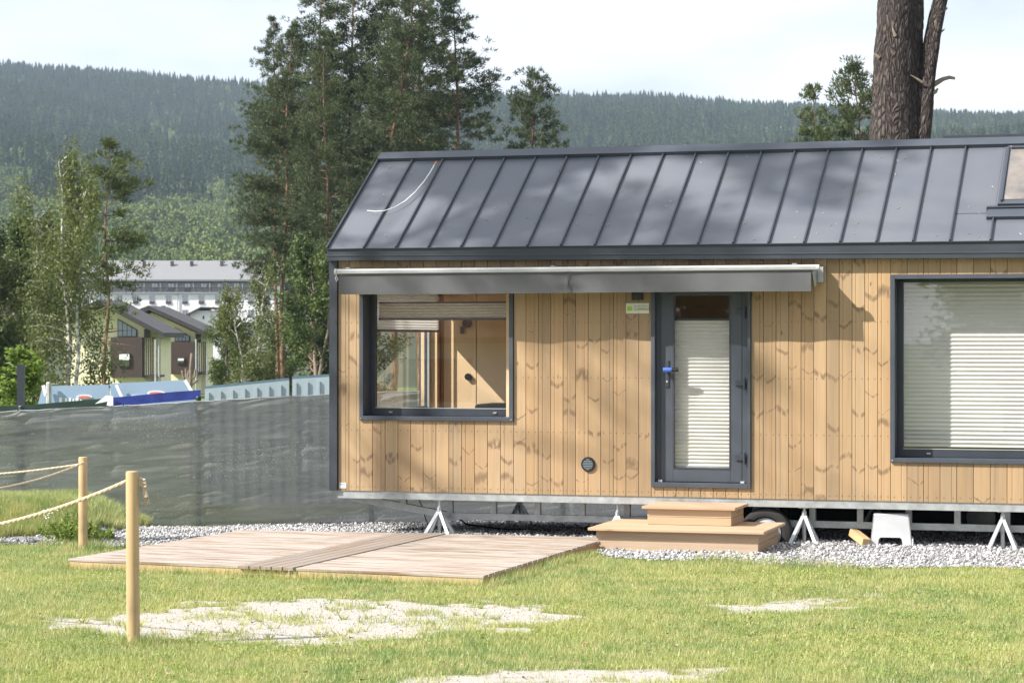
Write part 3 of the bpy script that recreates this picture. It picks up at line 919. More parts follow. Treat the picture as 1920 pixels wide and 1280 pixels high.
# trees of the park on the near side: what the windows reflect and what dapples the roof
_sd = np.array([TO_SUN.x, TO_SUN.y]) / math.hypot(TO_SUN.x, TO_SUN.y)
_b = L(1.75, .8); _tb = (_b.x + 16.5 * _sd[0], _b.y + 16.5 * _sd[1])
def one_sided_pine():
    tr, cr = make_pine(41, 23.5, 13.6, 5.6, .2, (0, 0), leaf=.26, profile=lambda t: .55 + .6 * t - .5 * t * t)
    n = len(cr.vertices); c = np.empty(n * 3, np.float32); cr.vertices.foreach_get('co', c); c = c.reshape(-1, 3, 3)
    m = c.mean(1); pv = .574 * SV - .819 * NV
    p = m[:, 0] * pv[0] + m[:, 1] * pv[1]
    k = (m[:, 2] > 16.9 + 1.2 * p) & (m[:, 2] < 20.6 + 1.0 * p) & (p < 2.1 + .5 * np.sin(m[:, 2] * 2))  # crown cut to a slanted band so its shade spares the lower wall
    k &= fbm(p * 1.1 + 40, m[:, 2] * 1.1, 19) < .66
    V = c[k].reshape(-1, 3)
    return tr, np_mesh('crown', V, np.arange(len(V)).reshape(-1, 3))
put_tree('pine_tree', one_sided_pine(), (_tb[0], _tb[1], 0), 0, 1.0, 'tall pine standing outside the photo to the left of the lawn', 'pine tree', 'bark_pine', 'needle')
for k, (bx, by, ms, s, nm) in enumerate(((-30, -8, pineA, .9, 'pine'), (-27, -10, brA, 1.4, 'broad'), (-24, -15, pineC, .9, 'pine'), (-19, -12, brA, 1.3, 'broad'),
                                    (-14, -14, pineB, .9, 'pine'), (-9, -13, brA, 1.4, 'broad'), (-3, -14, brA, 1.5, 'broad'), (4, -14, pineB, .9, 'pine'))):
    put_tree('pine_tree' if nm == 'pine' else 'leafy_tree', ms, (bx, by, -.3), k * 1.3, s,
             ('first', 'second', 'third', 'fourth', 'fifth', 'sixth', 'seventh', 'eighth')[k] + ' park tree behind the photographer, counted from the left in planting order', 'tree', 'bark_pine' if nm == 'pine' else 'bark_dead', 'needle' if nm == 'pine' else 'broad',
             'trees in the park behind the photographer')

kio = empty('park_kiosk', (-22.5, -5.5, -.3), radians(-28), 'small brown roofed kiosk standing in the park behind the photographer', 'kiosk')
MB().box(-3, 3, 0, 4, 0, 2.5).build('wall', M['white_wall'], kio)
MB().prism([(-.6, 2.4), (2, 3.9), (4.6, 2.4), (4.6, 2.55), (2, 4.05), (-.6, 2.55)], -3.5, 3.5, 'x').build('roof', simple('red_brown_tiles', (.16, .07, .045), .8), kio)
MB().box(-1.2, 1.2, 4.002, 4.03, .9, 2.0).build('window', M['anth'], kio)

# the big double-stemmed pine right behind the cabin
bp = empty('old_pine', (*px_xy(1682, 36), -.1), 0, 'huge old pine behind the cabin with thick rough trunk and broken side stem', 'pine tree')
def stem_mesh(path, radii, k=56, seed=1, amp=.035, per=24):
    Vs = []; m = (len(path) - 1) * per + 1
    T = np.linspace(0, len(path) - 1, m)
    pa = np.array(path); ra = np.array(radii)
    for t in T:
        i = min(int(t), len(path) - 2); f = t - i
        c = pa[i] * (1 - f) + pa[i + 1] * f; rr = ra[i] * (1 - f) + ra[i + 1] * f
        a = np.linspace(0, 2 * pi, k, endpoint=False)
        u = a * rr * 9
        nz = vnoise(np.cos(a) * 5 + 50, c[2] * 5 + np.sin(a) * 4, seed) * .5 + vnoise(np.cos(a) * 11 + 90, c[2] * 9 + np.sin(a) * 11, seed + 3) * .5
        q = rr * 1.0 + amp * (nz - .45) * 1.6 + .02 * np.sin(a * 3 + seed)
        Vs.append(np.stack([c[0] + np.cos(a) * q, c[1] + np.sin(a) * q, np.full(k, c[2])], 1))
    V = np.vstack(Vs)
    ii = (np.arange(k)[None, :] + np.arange(m - 1)[:, None] * k); jj = (np.roll(np.arange(k), -1)[None, :] + np.arange(m - 1)[:, None] * k)
    Fq = np.stack([ii.ravel(), jj.ravel(), (jj + k).ravel(), (ii + k).ravel()], 1)
    return np_mesh('stem', V, Fq)
s36 = 36 / F
bx = (1682 - CX) * s36
def q36(px, py, dy=0): return ((px - CX) * s36 - bx, dy, EYE - (py - HY) * s36 + .1)
link('trunk', stem_mesh([(.0, 0, -.1), (0.0, 0, 3.0), q36(1683, 258), q36(1684, 130), q36(1687, 0), q36(1694, -160), (.25, 0, 13), (.3, 0, 20)],
                        [.50, .45, .425, .375, .335, .31, .24, .08]), M['bark_big'], bp, smooth=True)
link('side_stem', stem_mesh([q36(1705, 420, -.1), q36(1722, 262, -.2), q36(1735, 150, -.2), q36(1746, 70, -.2), q36(1761, 0, -.2), q36(1776, -110, -.2), q36(1785, -190, -.2)],
                            [.20, .17, .132, .122, .105, .085, .05], 36, 5, .02), M['bark_big'], bp, smooth=True)
def spts(pp, dy=-.2): return [q36(a, b, dy) for a, b in pp]
MB().tube(spts(((1738, 166), (1752, 158), (1764, 151), (1776, 148), (1786, 150))), [.05, .042, .034, .03, .022], 8).build('branch_stub', M['bark_dead'], bp, smooth=True)
MB().tube(spts(((1747, 48), (1754, 36), (1762, 26), (1770, 20)), -.28), [.02, .035, .03, .012], 6).build('branch_stub', M['bark_dead'], bp, smooth=True)
MB().tube(spts(((1756, 64), (1762, 62), (1767, 58))), [.022, .016, .006], 6).build('branch_stub', M['bark_dead'], bp, smooth=True)
MB().tube(spts(((1741, 180), (1748, 176), (1752, 170)), -.3), [.03, .03, .012], 6).build('branch_stub', M['bark_dead'], bp, smooth=True)
MB().tube(spts(((1765, 8), (1772, 0), (1779, -3))), [.02, .016, .006], 6).build('branch_stub', M['bark_dead'], bp, smooth=True)
MB().tube(spts(((1722, 160), (1710, 152), (1700, 146)), -.36), [.022, .016, .008], 6).build('branch_stub', M['bark_dead'], bp, smooth=True)
MB().tube(spts(((1645, 112), (1638, 106), (1635, 103)), -.2), [.03, .02, .008], 6).build('branch_stub', M['bark_dead'], bp, smooth=True)
MB().tube(spts(((1672, 74), (1668, 64), (1666, 56)), -.36), [.03, .02, .006], 6).build('branch_stub', M['bark_dead'], bp, smooth=True)
topcrown = make_pine(31, 12, 3, 4.0, .1, (0, 0))
link('crown', topcrown[1], M['needle'], bp, loc=(.2, 0, 10.5))

# ------------------------------------------------------------------ far buildings
def P3(px, py, Y): return tuple(P(px, py, Y))
def hotel():
    Y = 450.0
    x0, x1 = P(150, 0, Y).x, P(520, 0, Y).x
    e = empty('hotel', (P(335, 0, Y).x, Y, 4.0), 0, 'long white hotel with pale tiled roof and a top row of balconies', 'hotel')
    ox, oy, oz = e.location
    def lx(px): return P(px, 0, Y).x - ox
    def lz(py): return EYE - (py - HY) / F * Y - oz
    b = MB(); b.box(lx(150), lx(520), 0, 14, -1.5, lz(548)); b.build('wall', M['white_wall'], e)
    b = MB(); b.box(lx(150), lx(520), 2.2, 13.8, lz(548) + .01, lz(527)); b.build('setback_wall', M['white_wall'], e)
    b = MB()
    b.prism([(-.7, lz(527) - .02), (-.7, lz(527) + .3), (7, lz(486)), (14.7, lz(527) + .3), (14.7, lz(527) - .02)], lx(146), lx(524), 'x')
    rf = b.build('roof', M['hotel_roof'], e)
    for px in (263, 316, 353, 410): MB().box(lx(px) - .3, lx(px) + .3, 4.6, 5.2, lz(500), lz(488)).build('chimney', M['roof_br'], rf)
    MB().box(lx(150), lx(520), -.25, -.01, lz(527) - .3, lz(527) - .05).build('gutter', M['roof_br'], e)
    k = 0
    for px in np.arange(162, 520, 30.8):
        f = MB().box(lx(px - 5.6), lx(px + 5.6), -.06, .06, lz(569), lz(553)).build('window', M['white_pl'], e)
        MB().box(lx(px - 4.6), lx(px - .4), -.08, -.065, lz(565.5), lz(554.5)).box(lx(px + .4), lx(px + 4.6), -.08, -.065, lz(565.5), lz(554.5)).build('pane', M['glass_d'], f)
        MB().box(lx(px - 5.0), lx(px + 5.0), -.16, -.1, lz(569.5), lz(565)).build('window_guard', M['anth'], e)
        f = MB().box(lx(px - 5.6), lx(px + 5.6), -.06, .06, lz(595), lz(580)).build('window', M['white_pl'], e)
        MB().box(lx(px - 4.6), lx(px - .4), -.08, -.065, lz(594), lz(581)).box(lx(px + .4), lx(px + 4.6), -.08, -.065, lz(594), lz(581)).build('pane', M['glass_d'], f)
        f = MB().box(lx(px - 4), lx(px + 8), 2.1, 2.3, lz(548), lz(530)).build('balcony_door', M['white_pl'], e)
        MB().box(lx(px - 3), lx(px + 1.6), 2.05, 2.09, lz(547), lz(531)).box(lx(px + 2.6), lx(px + 7), 2.05, 2.09, lz(547), lz(531)).build('pane', M['glass_d'], f)
        MB().box(lx(px + 14.6), lx(px + 16.2), .1, 2.2, lz(548), lz(530)).build('partition', M['white_wall'], e)
    r = MB()
    for px in np.arange(152, 519, 1.6): r.box(lx(px), lx(px) + .06, .02, .06, lz(547.9), lz(539))
    r.box(lx(150), lx(520), 0, .08, lz(539.6), lz(538.8))
    r.build('balcony_railing', M['roof_br'], e)
    MB().box(lx(150), lx(520), -.5, -.02, lz(549.5), lz(548.2)).build('cornice', M['galv'], e)
    MB().tube([(lx(333), -.2, lz(605)), (lx(333), -.2, lz(549))], .09, 6).build('downpipe', M['galv'], e)
hotel()

def yellow_house(pk, lft, rgt, box, glz, win, z_top_l, label, Y=150.0, pipe=None):
    e = empty('yellow_house', (P(box[0], 0, Y).x, Y, -1.65), -radians(2), label, 'house')
    ox, oy, oz = e.location
    def lx(px): return P(px, 0, Y).x - ox
    def lz(py): return EYE - (py - HY) / F * Y - oz
    # body: gable polygon in the x-z plane
    wl, wr = lft[0] + 12, rgt[0] - 24
    def roofy(px):  # underside of roof in photo height
        if px > pk[0]: return np.interp(px, [pk[0], rgt[0]], [pk[1], rgt[1]])
        return np.interp(px, [lft[0], pk[0]], [lft[1], pk[1]])
    body = [(lx(wl), 0), (lx(box[1]), 0), (lx(box[1]), lz(roofy(box[1]) + 7)), (lx(pk[0]), lz(pk[1] + 7)), (lx(wl), lz(roofy(wl) + 7))]
    MB().prism(body, 0, 6, 'y').build('wall', M['yellow_wall'], e)
    MB().prism([(lx(box[1]), 0), (lx(wr), 0), (lx(wr), lz(roofy(wr) + 7)), (lx(box[1]), lz(roofy(box[1]) + 7))], 2.2, 5.9, 'y').build('side_wall', M['yellow_wall'], e)
    th = .22
    up = [(lx(lft[0]), lz(lft[1])), (lx(pk[0]), lz(pk[1])), (lx(rgt[0]), lz(rgt[1]))]
    poly = [(a, b + th) for a, b in up] + [(a, b - th * .4) for a, b in up[::-1]]
    MB().prism(poly[:2] + poly[4:], -1.4, 6.3, 'y').build('roof', M['roof_br'], e)
    MB().prism(poly[1:3] + poly[3:5], -1.395, 6.3, 'y').build('roof', M['roof_br'], e)
    b = MB().box(lx(box[0]), lx(box[1]), -.9, -.005, lz(box[3]), lz(box[2])); bay = b.build('brown_bay', M['brown_pan'], e)
    f = MB().box(lx(win[0]), lx(win[1]), -.98, -.905, lz(win[3]), lz(win[2])).build('bay_window', M['roof_br'], bay)
    MB().box(lx(win[0] + 1.6), lx(win[1] - 1.6), -1.0, -.985, lz(win[3] - 1.6), lz((win[2] + win[3]) / 2)).build('pane', M['glass_d'], e)
    MB().box(lx(win[0] + 1.6), lx(win[1] - 1.6), -1.0, -.985, lz((win[2] + win[3]) / 2 - .3), lz(win[2] + 1.6)).build('roller_shutter', M['ban_white'], e)
    MB().prism([(lx(glz[0]), lz(box[2] - .5)), (lx(glz[1]), lz(box[2] - .5)), (lx(glz[1]), lz(glz[3])), (lx(glz[0]), lz(glz[2]))], -.08, -.004, 'y').build('gable_window', M['anth'], e)
    nn = 4
    for k in range(nn):
        a = glz[0] + 1.5 + (glz[1] - glz[0] - 2.5) * k / nn; c = a + (glz[1] - glz[0] - 2.5) / nn - 1.4
        ya = np.interp([a, c], [glz[0], glz[1]], [glz[2] + 2, glz[3] + 2])
        MB().prism([(lx(a), lz(box[2] - 2)), (lx(c), lz(box[2] - 2)), (lx(c), lz(ya[1])), (lx(a), lz(ya[0]))], -.11, -.085, 'y').build('curtained_pane', M['sheet'], e)
    # recessed balcony with slats right of the bay
    sl = MB()
    for k in range(6):
        xx = lx(box[1]) + .05 + k * .14; sl.box(xx, xx + .05, -.7, -.6, lz(box[3] + 1), lz(box[2] + 1))
    sl.box(lx(box[1]) + .02, lx(box[1]) + .9, -.8, 2.1, lz(box[3]), lz(box[3] - 4)).box(lx(box[1]) + .02, lx(box[1]) + .9, -.72, -.58, lz(box[2] + 1), lz(box[2]))
    sl.build('balcony_slats', M['brown_pan'], e)
    MB().box(lx(box[1]) + .0, lx(box[1]) + .35, -.3, -.0, lz(box[2]), lz(roofy(box[1]) + 9)).build('roof_brace', M['brown_pan'], e)
    for k, px in enumerate(pipe or ()):
        MB().tube([(lx(px), -.9 + k * .3, 0), (lx(px), -.9 + k * .3, lz(rgt[1] + 6)), (lx(rgt[0] - 3), -.9 + k * .3, lz(rgt[1] + 1))], .07, 6).build('downpipe', M['galv'], e)
    ch = MB().box(lx(pk[0] - 8), lx(pk[0] - 3), 5, 5.8, lz(pk[1] + 4), lz(pk[1] - 8)).build('chimney', M['roof_br'], e)
yellow_house((196, 568), (108, 604), (314, 630), (213, 272, 632, 707), (221, 258, 597, 618), (228, 250, 662, 687), 0,
             'left pale yellow house with brown bay box and steep gable roof', pipe=(297, 302))
yellow_house((285, 579), (250, 593), (398, 630), (323, 368, 641, 701), (328, 357, 614, 630), (337, 351, 670, 682), 0,
             'right pale yellow house with brown bay box beside the leafy trees', Y=162.0, pipe=(372, 388))

bh = empty('white_house', (P(385, 0, 250).x, 250, 0), 0, 'small white house with thin dark roof between hotel and yellow house', 'house')
def l250(px, py): p = P(px, py, 250); return p.x - bh.location.x, p.z
b = MB(); a0, a1 = l250(356, 604); c0, c1 = l250(414, 580)
b.box(a0, c0, 0, 8, 0, l250(0, 582)[1]); b.build('wall', M['white_wall'], bh)
b = MB(); b.prism([l250(345, 592), l250(378, 575), l250(418, 577), l250(418, 580), l250(378, 578), l250(345, 595)], -.6, 8.5, 'y'); b.build('roof', M['roof_br'], bh)
f = MB().box(l250(380, 0)[0], l250(383, 0)[0], -.05, .05, l250(0, 598)[1], l250(0, 592)[1]).build('window', M['anth'], bh)

# second cabin behind, at the right
sc_ = empty('second_cabin', (*px_xy(1750, 41), 0), -TH, 'dark roof of a second cabin showing behind the ridge at the right edge', 'cabin')
def sc_l(px, Y): return (P(px, 0, Y).x - sc_.location.x)
zr = EYE + (638 - 246) / F * 41
MB().prism([(.25, .4), (3.45, .4), (3.45, zr - 1.35), (1.85, zr - .2), (.25, zr - 1.35)], .05, 9.95, 'x').build('wall', M['brown_pan'], sc_)
MB().prism([(0, zr - 1.30), (1.85, zr), (1.85, zr - .12), (.0, zr - 1.42)], 0, 10, 'x').build('roof', M['anth_lt'], sc_)
MB().prism([(1.853, zr), (3.7, zr - 1.30), (3.7, zr - 1.42), (1.853, zr - .12)], 0, 10, 'x').build('roof', M['anth_lt'], sc_)
MB().box(0, 10, 1.7, 2.0, zr + .004, zr + .06).build('ridge_cap', M['anth'], sc_)
MB().bar((1.9, 1.2, zr - .42), (2.2, .9, zr - .6), .03).build('roof_bracket', M['galv'], sc_)
MB().box(2.6, 3.2, 1.1, 1.3, zr - .42, zr - .34).build('roof_vent', M['galv_br'], sc_)

# ------------------------------------------------------------------ the mobile home
cab = empty('mobile_home', L(0, 0, 0), -TH, 'timber clad mobile home on a steel trailer frame with dark standing seam roof', 'mobile home')
Z0, ZT, LEN, DEP = .52, 3.05, 9.9, 3.4
W1 = dict(s0=W(675)[0], s1=W(963)[0], z0=W(675, 787)[1], z1=2.86)
W2 = dict(s0=W(1670)[0], s1=W(1670)[0] + 2.35, z0=W(1673, 866)[1], z1=W(1673, 515)[1])
DR = dict(s0=W(1221.5)[0], s1=W(1408)[0], z0=W(1222, 912)[1], z1=2.74)
corner_w = W(634)[0]

def board(s0, s1, z0, z1, groove):
    w = s1 - s0; g = .0018; h = z1 - z0; c = w / 2
    x0, x1 = -w / 2 + g, w / 2 - g
    prof = [(x0, .022), (x0, .004), (x0 + .004, 0)]
    if groove is not None:
        gx = -w / 2 + groove * w
        prof += [(gx - .005, 0), (gx, .004), (gx + .005, 0)]
    prof += [(x1 - .004, 0), (x1, .004), (x1, .022)]
    MB().prism(prof, 0, h, 'z').build('cladding_board', M['clad'], cab, loc=(s0 + c, 0, z0))

TOPZ = lambda s: 3.043 - .0061 * s
screws = MB()
ZROWS = (Z0 + .045, W(700, 806)[1], W(700, 706)[1], W(700, 605)[1], 2.97)
def columns(a, b, n, spans):
    """n boards between a and b; spans = list of (z0, z1)"""
    w = (b - a) / n
    for i in range(n):
        gr = random.choice([None, .3, .68, .35, .7, None])
        for (z0, z1) in spans:
            t = z1 if z1 < 2.9 else TOPZ(a + i * w)
            board(a + i * w, a + (i + 1) * w, z0, t, gr)
            for zz in ZROWS:
                if z0 + .02 < zz < t - .02:
                    for q in (.22, .78):
                        x = a + (i + q) * w
                        screws.box(x - .004, x + .004, -.0025, -.0005, zz - .004, zz + .004)
columns(corner_w, W1['s0'], 2, [(Z0, ZT)])
columns(W1['s0'], W1['s1'], 12, [(Z0, W1['z0']), (W1['z1'], ZT)])
columns(W1['s1'], DR['s0'], 11, [(Z0, ZT)])
columns(DR['s0'], DR['s1'], 8, [(Z0, DR['z0']), (DR['z1'], ZT)])
columns(DR['s1'], W2['s0'], 11, [(Z0, ZT)])
columns(W2['s0'], W2['s1'], 14, [(Z0, W2['z0']), (W2['z1'], ZT)])
columns(W2['s1'], LEN - .06, 3, [(Z0, ZT)])
o = screws.build('screw_heads', M['letter'], cab); o['kind'] = 'stuff'

# wall core round the openings, interior lining
def holed(y0, y1, zlo, zhi, s_lo, s_hi, holes, mat, name):
    b = MB(); cur = s_lo
    for hh in holes:
        b.box(cur, hh['s0'], y0, y1, zlo, zhi)
        b.box(hh['s0'], hh['s1'], y0, y1, zlo, hh['z0']); b.box(hh['s0'], hh['s1'], y0, y1, hh['z1'], zhi)
        cur = hh['s1']
    b.box(cur, s_hi, y0, y1, zlo, zhi)
    return b.build(name, mat, cab)
holed(.024, .20, Z0, 3.1, .012, LEN, [W1, DR, W2], M['dark'], 'wall_core')
holed(.202, .215, Z0 + .1, 3.0, .2, LEN - .2, [W1, DR, W2], M['ply'], 'inner_lining')
RW = dict(s0=W(690, n=3.2)[0], s1=W(823, n=3.2)[0], z0=W(705, 762, 3.2)[1], z1=W(705, 540, 3.2)[1])
holed(3.2, 3.215, Z0 + .1, 3.0, .2, LEN - .2, [], M['ply'], 'rear_lining')
holed(3.22, 3.4, Z0, 3.1, .012, LEN, [], M['dark'], 'rear_wall')
box_obj('floor', .2, LEN - .2, .216, 3.199, Z0, Z0 + .098, M['ply'], cab)
box_obj('ceiling', .2, LEN - .2, .216, 3.199, 3.002, 3.03, M['ply'], cab)
n0_, n1_, e0_, e1_ = .50, 3.06, 1.32, 2.82
b = MB()
for xa, xb in ((-.010, .198),):
    b.box(xa, xb, .202, n0_, Z0, 3.1).box(xa, xb, n1_, 3.218, Z0, 3.1).box(xa, xb, n0_, n1_, Z0, e0_).box(xa, xb, n0_, n1_, e1_, 3.1)
b.build('end_wall', M['ply'], cab)
b = MB()
for xa, xb in ((-.03, -.012),):
    b.box(xa, xb, .0, n0_, Z0, 3.1).box(xa, xb, n1_, DEP, Z0, 3.1).box(xa, xb, n0_, n1_, Z0, e0_).box(xa, xb, n0_, n1_, e1_, 3.1)
b.build('end_cladding', M['anth'], cab)
ew = MB(); ew.box(.05, .1, n0_, n0_ + .05, e0_, e1_).box(.05, .1, n1_ - .05, n1_, e0_, e1_).box(.05, .1, n0_ + .05, n1_ - .05, e0_, e0_ + .05).box(.05, .1, n0_ + .05, n1_ - .05, e1_ - .05, e1_)
ewo = ew.build('end_window', M['anth'], cab)
MB().add([(.07, n0_ + .05, e0_ + .05), (.07, n1_ - .05, e0_ + .05), (.07, n1_ - .05, e1_ - .05), (.07, n0_ + .05, e1_ - .05)], [(0, 1, 2, 3)]).build('pane', M['glass'], ewo)
box_obj('sash_edge', .105, .13, n1_ - .10, n1_ - .085, e0_ + .02, e1_, M['alu'], ewo)
Vb = []
for i in range(33):
    zz = 2.30 + .50 * i / 32; xx = .225 + (.012 if i % 2 else -.012)
    Vb += [(xx, n0_ - .02, zz), (xx, n1_ - .03, zz)]
me = bpy.data.meshes.new('blind'); me.from_pydata(Vb, [], [(2 * i, 2 * i + 1, 2 * i + 3, 2 * i + 2) for i in range(32)])
link('blind', me, M['pleat'], ewo)
box_obj('blind_rail', .212, .238, n0_ - .02, n1_ - .03, 2.268, 2.298, M['anth'], ewo)
box_obj('end_wall', LEN - .198, LEN, .202, 3.218, Z0, 3.1, M['brown_pan'], cab)
ps = W(1010, n=1.5)[0]
box_obj('partition_wall', ps, ps + .06, .22, 3.198, Z0 + .1, 3.0, M['ply'], cab)
# cupboard front seen through the window, with knob and lamp
cs0, cs1 = W(826, n=2.7)[0], ps - .01
c_n = 3.165
zb = Z0 + .1
for k, (pa, pb) in enumerate(((827, 893), (894, 996))):
    sa, sb_ = W(pa, n=c_n)[0], min(W(pb, n=c_n)[0], cs1)
    box_obj('cupboard_door', sa, sb_ - .004, c_n, c_n + .02, zb, 2.95, M['ply'], cab, bevel=.003)
box_obj('cupboard_edge', W(827, n=c_n)[0], W(832, n=c_n)[0], c_n - .012, c_n - .001, zb, 2.95, simple('reddish_ply_edge', (.36, .17, .08), .5), cab)
def disc(name, px, py, n, r, th, mat):
    s, z = W(px, py, n)
    b = MB().tube([(s, n, z), (s, n - th, z)], r, 24); b.build(name, mat, cab, smooth=True)
disc('wall_lamp', 877, 606, 3.155, .055, .06, M['black_pl'])
disc('door_knob', 878.5, 706, 3.155, .042, .03, M['black_pl'])
ks, kz = W(867, 612, 3.15)
box_obj('lamp_arm', ks - .02, ks + .02, 3.12, 3.155, kz - .09, kz, M['black_pl'], cab)
s_, z_ = W(925, 762, 1.2)
# low dark cushion on a bench by the window
cu = MB().box(W(898, n=1.6)[0], ps - .02, 1.4, 2.1, zb + .35, W(900, 757, 1.5)[1]); cu.build('cushion', simple('dark_cushion', (.05, .055, .06), .9), cab, bevel=.04)

def pleats(name, s0, s1, n, z0, z1, parent, pitch=.044, amp=.013, mat='pleat'):
    k = max(2, int(round((z1 - z0) / pitch))) * 2
    V = []; 
    for i in range(k + 1):
        zz = z0 + (z1 - z0) * i / k; nn = n + (amp if i % 2 else -amp)
        V += [(s0, nn, zz), (s1, nn, zz)]
    me = bpy.data.meshes.new(name); me.from_pydata(V, [], [(2 * i, 2 * i + 1, 2 * i + 3, 2 * i + 2) for i in range(k)])
    return link(name, me, M[mat], parent)

def window(wd, fw=.05, rec=.225, bottom=.085, top=.05, bl=None, name='window', tw=.045):
    s0, s1, z0, z1 = wd['s0'], wd['s1'], wd['z0'], wd['z1']
    # trim frame + reveal + sash
    b = MB(); p = -.028
    b.box(s0, s0 + tw, p, .0, z0, z1).box(s1 - tw, s1, p, .0, z0, z1).box(s0 + tw, s1 - tw, p, .0, z0, z0 + tw).box(s0 + tw, s1 - tw, p, .0, z1 - tw, z1)
    root = b.build(name, M['anth_lt'], cab, bevel=.003)
    i0, i1, j0, j1 = s0 + tw, s1 - tw, z0 + tw, z1 - tw
    b = MB(); t = .012; e = .002
    b.box(i0 - t, i0 - .001, e, rec + .08, j0 - t, j1 + t).box(i1 + .001, i1 + t, e, rec + .08, j0 - t, j1 + t)
    b.box(i0, i1, e, rec + .08, j0 - t, j0 - .001).box(i0, i1, e, rec + .08, j1 + .001, j1 + t)
    b.build('reveal', M['anth'], root)
    b = MB()
    b.box(i0, i0 + fw, rec, rec + .07, j0, j1).box(i1 - fw, i1, rec, rec + .07, j0, j1).box(i0 + fw, i1 - fw, rec, rec + .07, j0, j0 + bottom).box(i0 + fw, i1 - fw, rec, rec + .07, j1 - top, j1)
    b.build('frame', M['anth'], root, bevel=.004)
    box_obj('glazing_bead', i0 + fw, i1 - fw, rec - .004, rec + .01, j0 + bottom - .004, j0 + bottom + .004, M['alu'], root)
    for f in (.14, .86):
        ss = i0 + (i1 - i0) * f
        box_obj('drain_cap', ss - .02, ss + .02, rec - .012, rec - .001, j0 + bottom * .35, j0 + bottom * .55, M['galv'], root, bevel=.002)
    for (ss, zz) in ((s0 + .02, z0 + .02), (s1 - .02, z0 + .02)):
        MB().tube([(ss, p - .001, zz), (ss, p - .004, zz)], .007, 8).build('screw', M['galv'], root)
    me = MB().add([(i0 + fw, rec + .03, j0 + bottom), (i1 - fw, rec + .03, j0 + bottom), (i1 - fw, rec + .03, j1 - top), (i0 + fw, rec + .03, j1 - top)], [(0, 1, 2, 3)])
    me.build('pane', M['glass'], root)
    return root, (i0 + fw, i1 - fw, j0 + bottom, j1 - top)
w1, g1 = window(W1)
pleats('blind', g1[0], g1[1], .36, W(800, 596, .36)[1], W(800, 569, .36)[1], w1, .030, .012)
box_obj('blind_rail', g1[0], g1[1], .345, .375, W(800, 600, .36)[1], W(800, 596, .36)[1], M['anth'], w1)
box_obj('blind_rail', g1[0], g1[1], .345, .375, W(800, 569, .36)[1], W(800, 566, .36)[1], M['anth'], w1)
w2, g2 = window(W2, fw=.055, top=.03)
pleats('blind', g2[0] - .03, g2[1], .345, g2[2] + .02, g2[3] + .02, w2, .0435, .0055)
# door
s0, s1, z0, z1 = DR['s0'], DR['s1'], DR['z0'], DR['z1']; tw = .042
b = MB(); p = -.028
b.box(s0, s0 + tw, p, .0, z0, z1).box(s1 - .03, s1, p, .0, z0, z1).box(s0 + tw, s1 - .03, p, .0, z0, z0 + .05).box(s0 + tw, s1 - .03, p, .0, z1 - tw, z1)
door = b.build('door', M['anth_lt'], cab, bevel=.003)
b = MB(); b.box(s0 + tw - .012, s0 + tw - .001, .002, .2, z0 + .05, z1 - tw).box(s1 - .029, s1 - .018, .002, .2, z0 + .05, z1 - tw).box(s0 + tw, s1 - .03, .002, .2, z0 + .038, z0 + .049)
b.box(s0 + tw, W(1239, n=.05)[0] - .003, .06, .13, z0 + .05, z1 - tw).box(W(1391, n=.05)[0] + .003, s1 - .03, .05, .13, z0 + .05, z1 - tw)
b.build('door_frame', M['anth_lt'], door)
n_d = .045
la, lb = W(1239, n=n_d)[0], W(1391, n=n_d)[0]
ga, gb = W(1262, n=n_d)[0], W(1369.5, n=n_d)[0]
gz0, gz1 = W(1315, 879, n_d)[1], W(1315, 554, n_d)[1]
lz0, lz1 = z0 + .056, z1 - tw - .004
b = MB(); b.box(la, ga, n_d, .12, lz0, lz1).box(gb, lb, n_d, .12, lz0, lz1).box(ga, gb, n_d, .12, lz0, gz0).box(ga, gb, n_d, .12, gz1, lz1)
b.build('door_leaf', M['anth_lt'], door, bevel=.004)
b = MB(); bw = .012
b.box(ga - .002, ga + bw, n_d - .004, n_d + .03, gz0, gz1).box(gb - bw, gb + .002, n_d - .004, n_d + .03, gz0, gz1).box(ga + bw, gb - bw, n_d - .004, n_d + .03, gz0 - .002, gz0 + bw)
b.build('glazing_bead', M['anth'], door)
MB().add([(ga, n_d + .03, gz0), (gb, n_d + .03, gz0), (gb, n_d + .03, gz1), (ga, n_d + .03, gz1)], [(0, 1, 2, 3)]).build('pane', M['glass'], door)
pleats('blind', ga, gb, .135, gz0 + .03, W(1315, 601, .135)[1], door, .040, .0055)
box_obj('blind_rail', ga, gb, .12, .15, W(1315, 601, .135)[1], W(1315, 597, .135)[1], M['anth'], door)
box_obj('blind_rail', ga, gb, .12, .15, gz0 + .012, gz0 + .03, M['galv'], door)
for py in (585, 719, 859):
    hs, hz = W(1391, py, 0)
    h = MB().box(hs - .075, hs + .012, n_d - .02, n_d - .001, hz - .022, hz + .035)
    h.tube([(hs + .022, n_d - .022, hz - .062), (hs + .022, n_d - .022, hz + .06)], .014, 10)
    h.build('hinge', M['anth'], door, bevel=.002)
hs, hz = W(1249.5, 701, 0)
pl = box_obj('handle_plate', hs - .02, hs + .02, n_d - .012, n_d - .001, hz - .14, hz + .145, M['anth'], door, bevel=.004)
hz2 = W(1250, 693.5, 0)[1]
hd = MB().tube([(hs - .005, n_d - .01, hz2), (hs - .005, n_d - .06, hz2)], .014, 12)
hd.tube([(hs - .028, n_d - .06, hz2), (hs + .065, n_d - .062, hz2 + .002)], [.028, .026], 14)
hd.build('door_handle', M['blue_pl'], door, smooth=True)
MB().tube([(hs + .066, n_d - .062, hz2 + .002), (hs + .135, n_d - .06, hz2 + .004)], [.022, .02], 14).build('handle_grip', M['black_pl'], door, smooth=True)
kz = W(1250, 715, 0)[1]
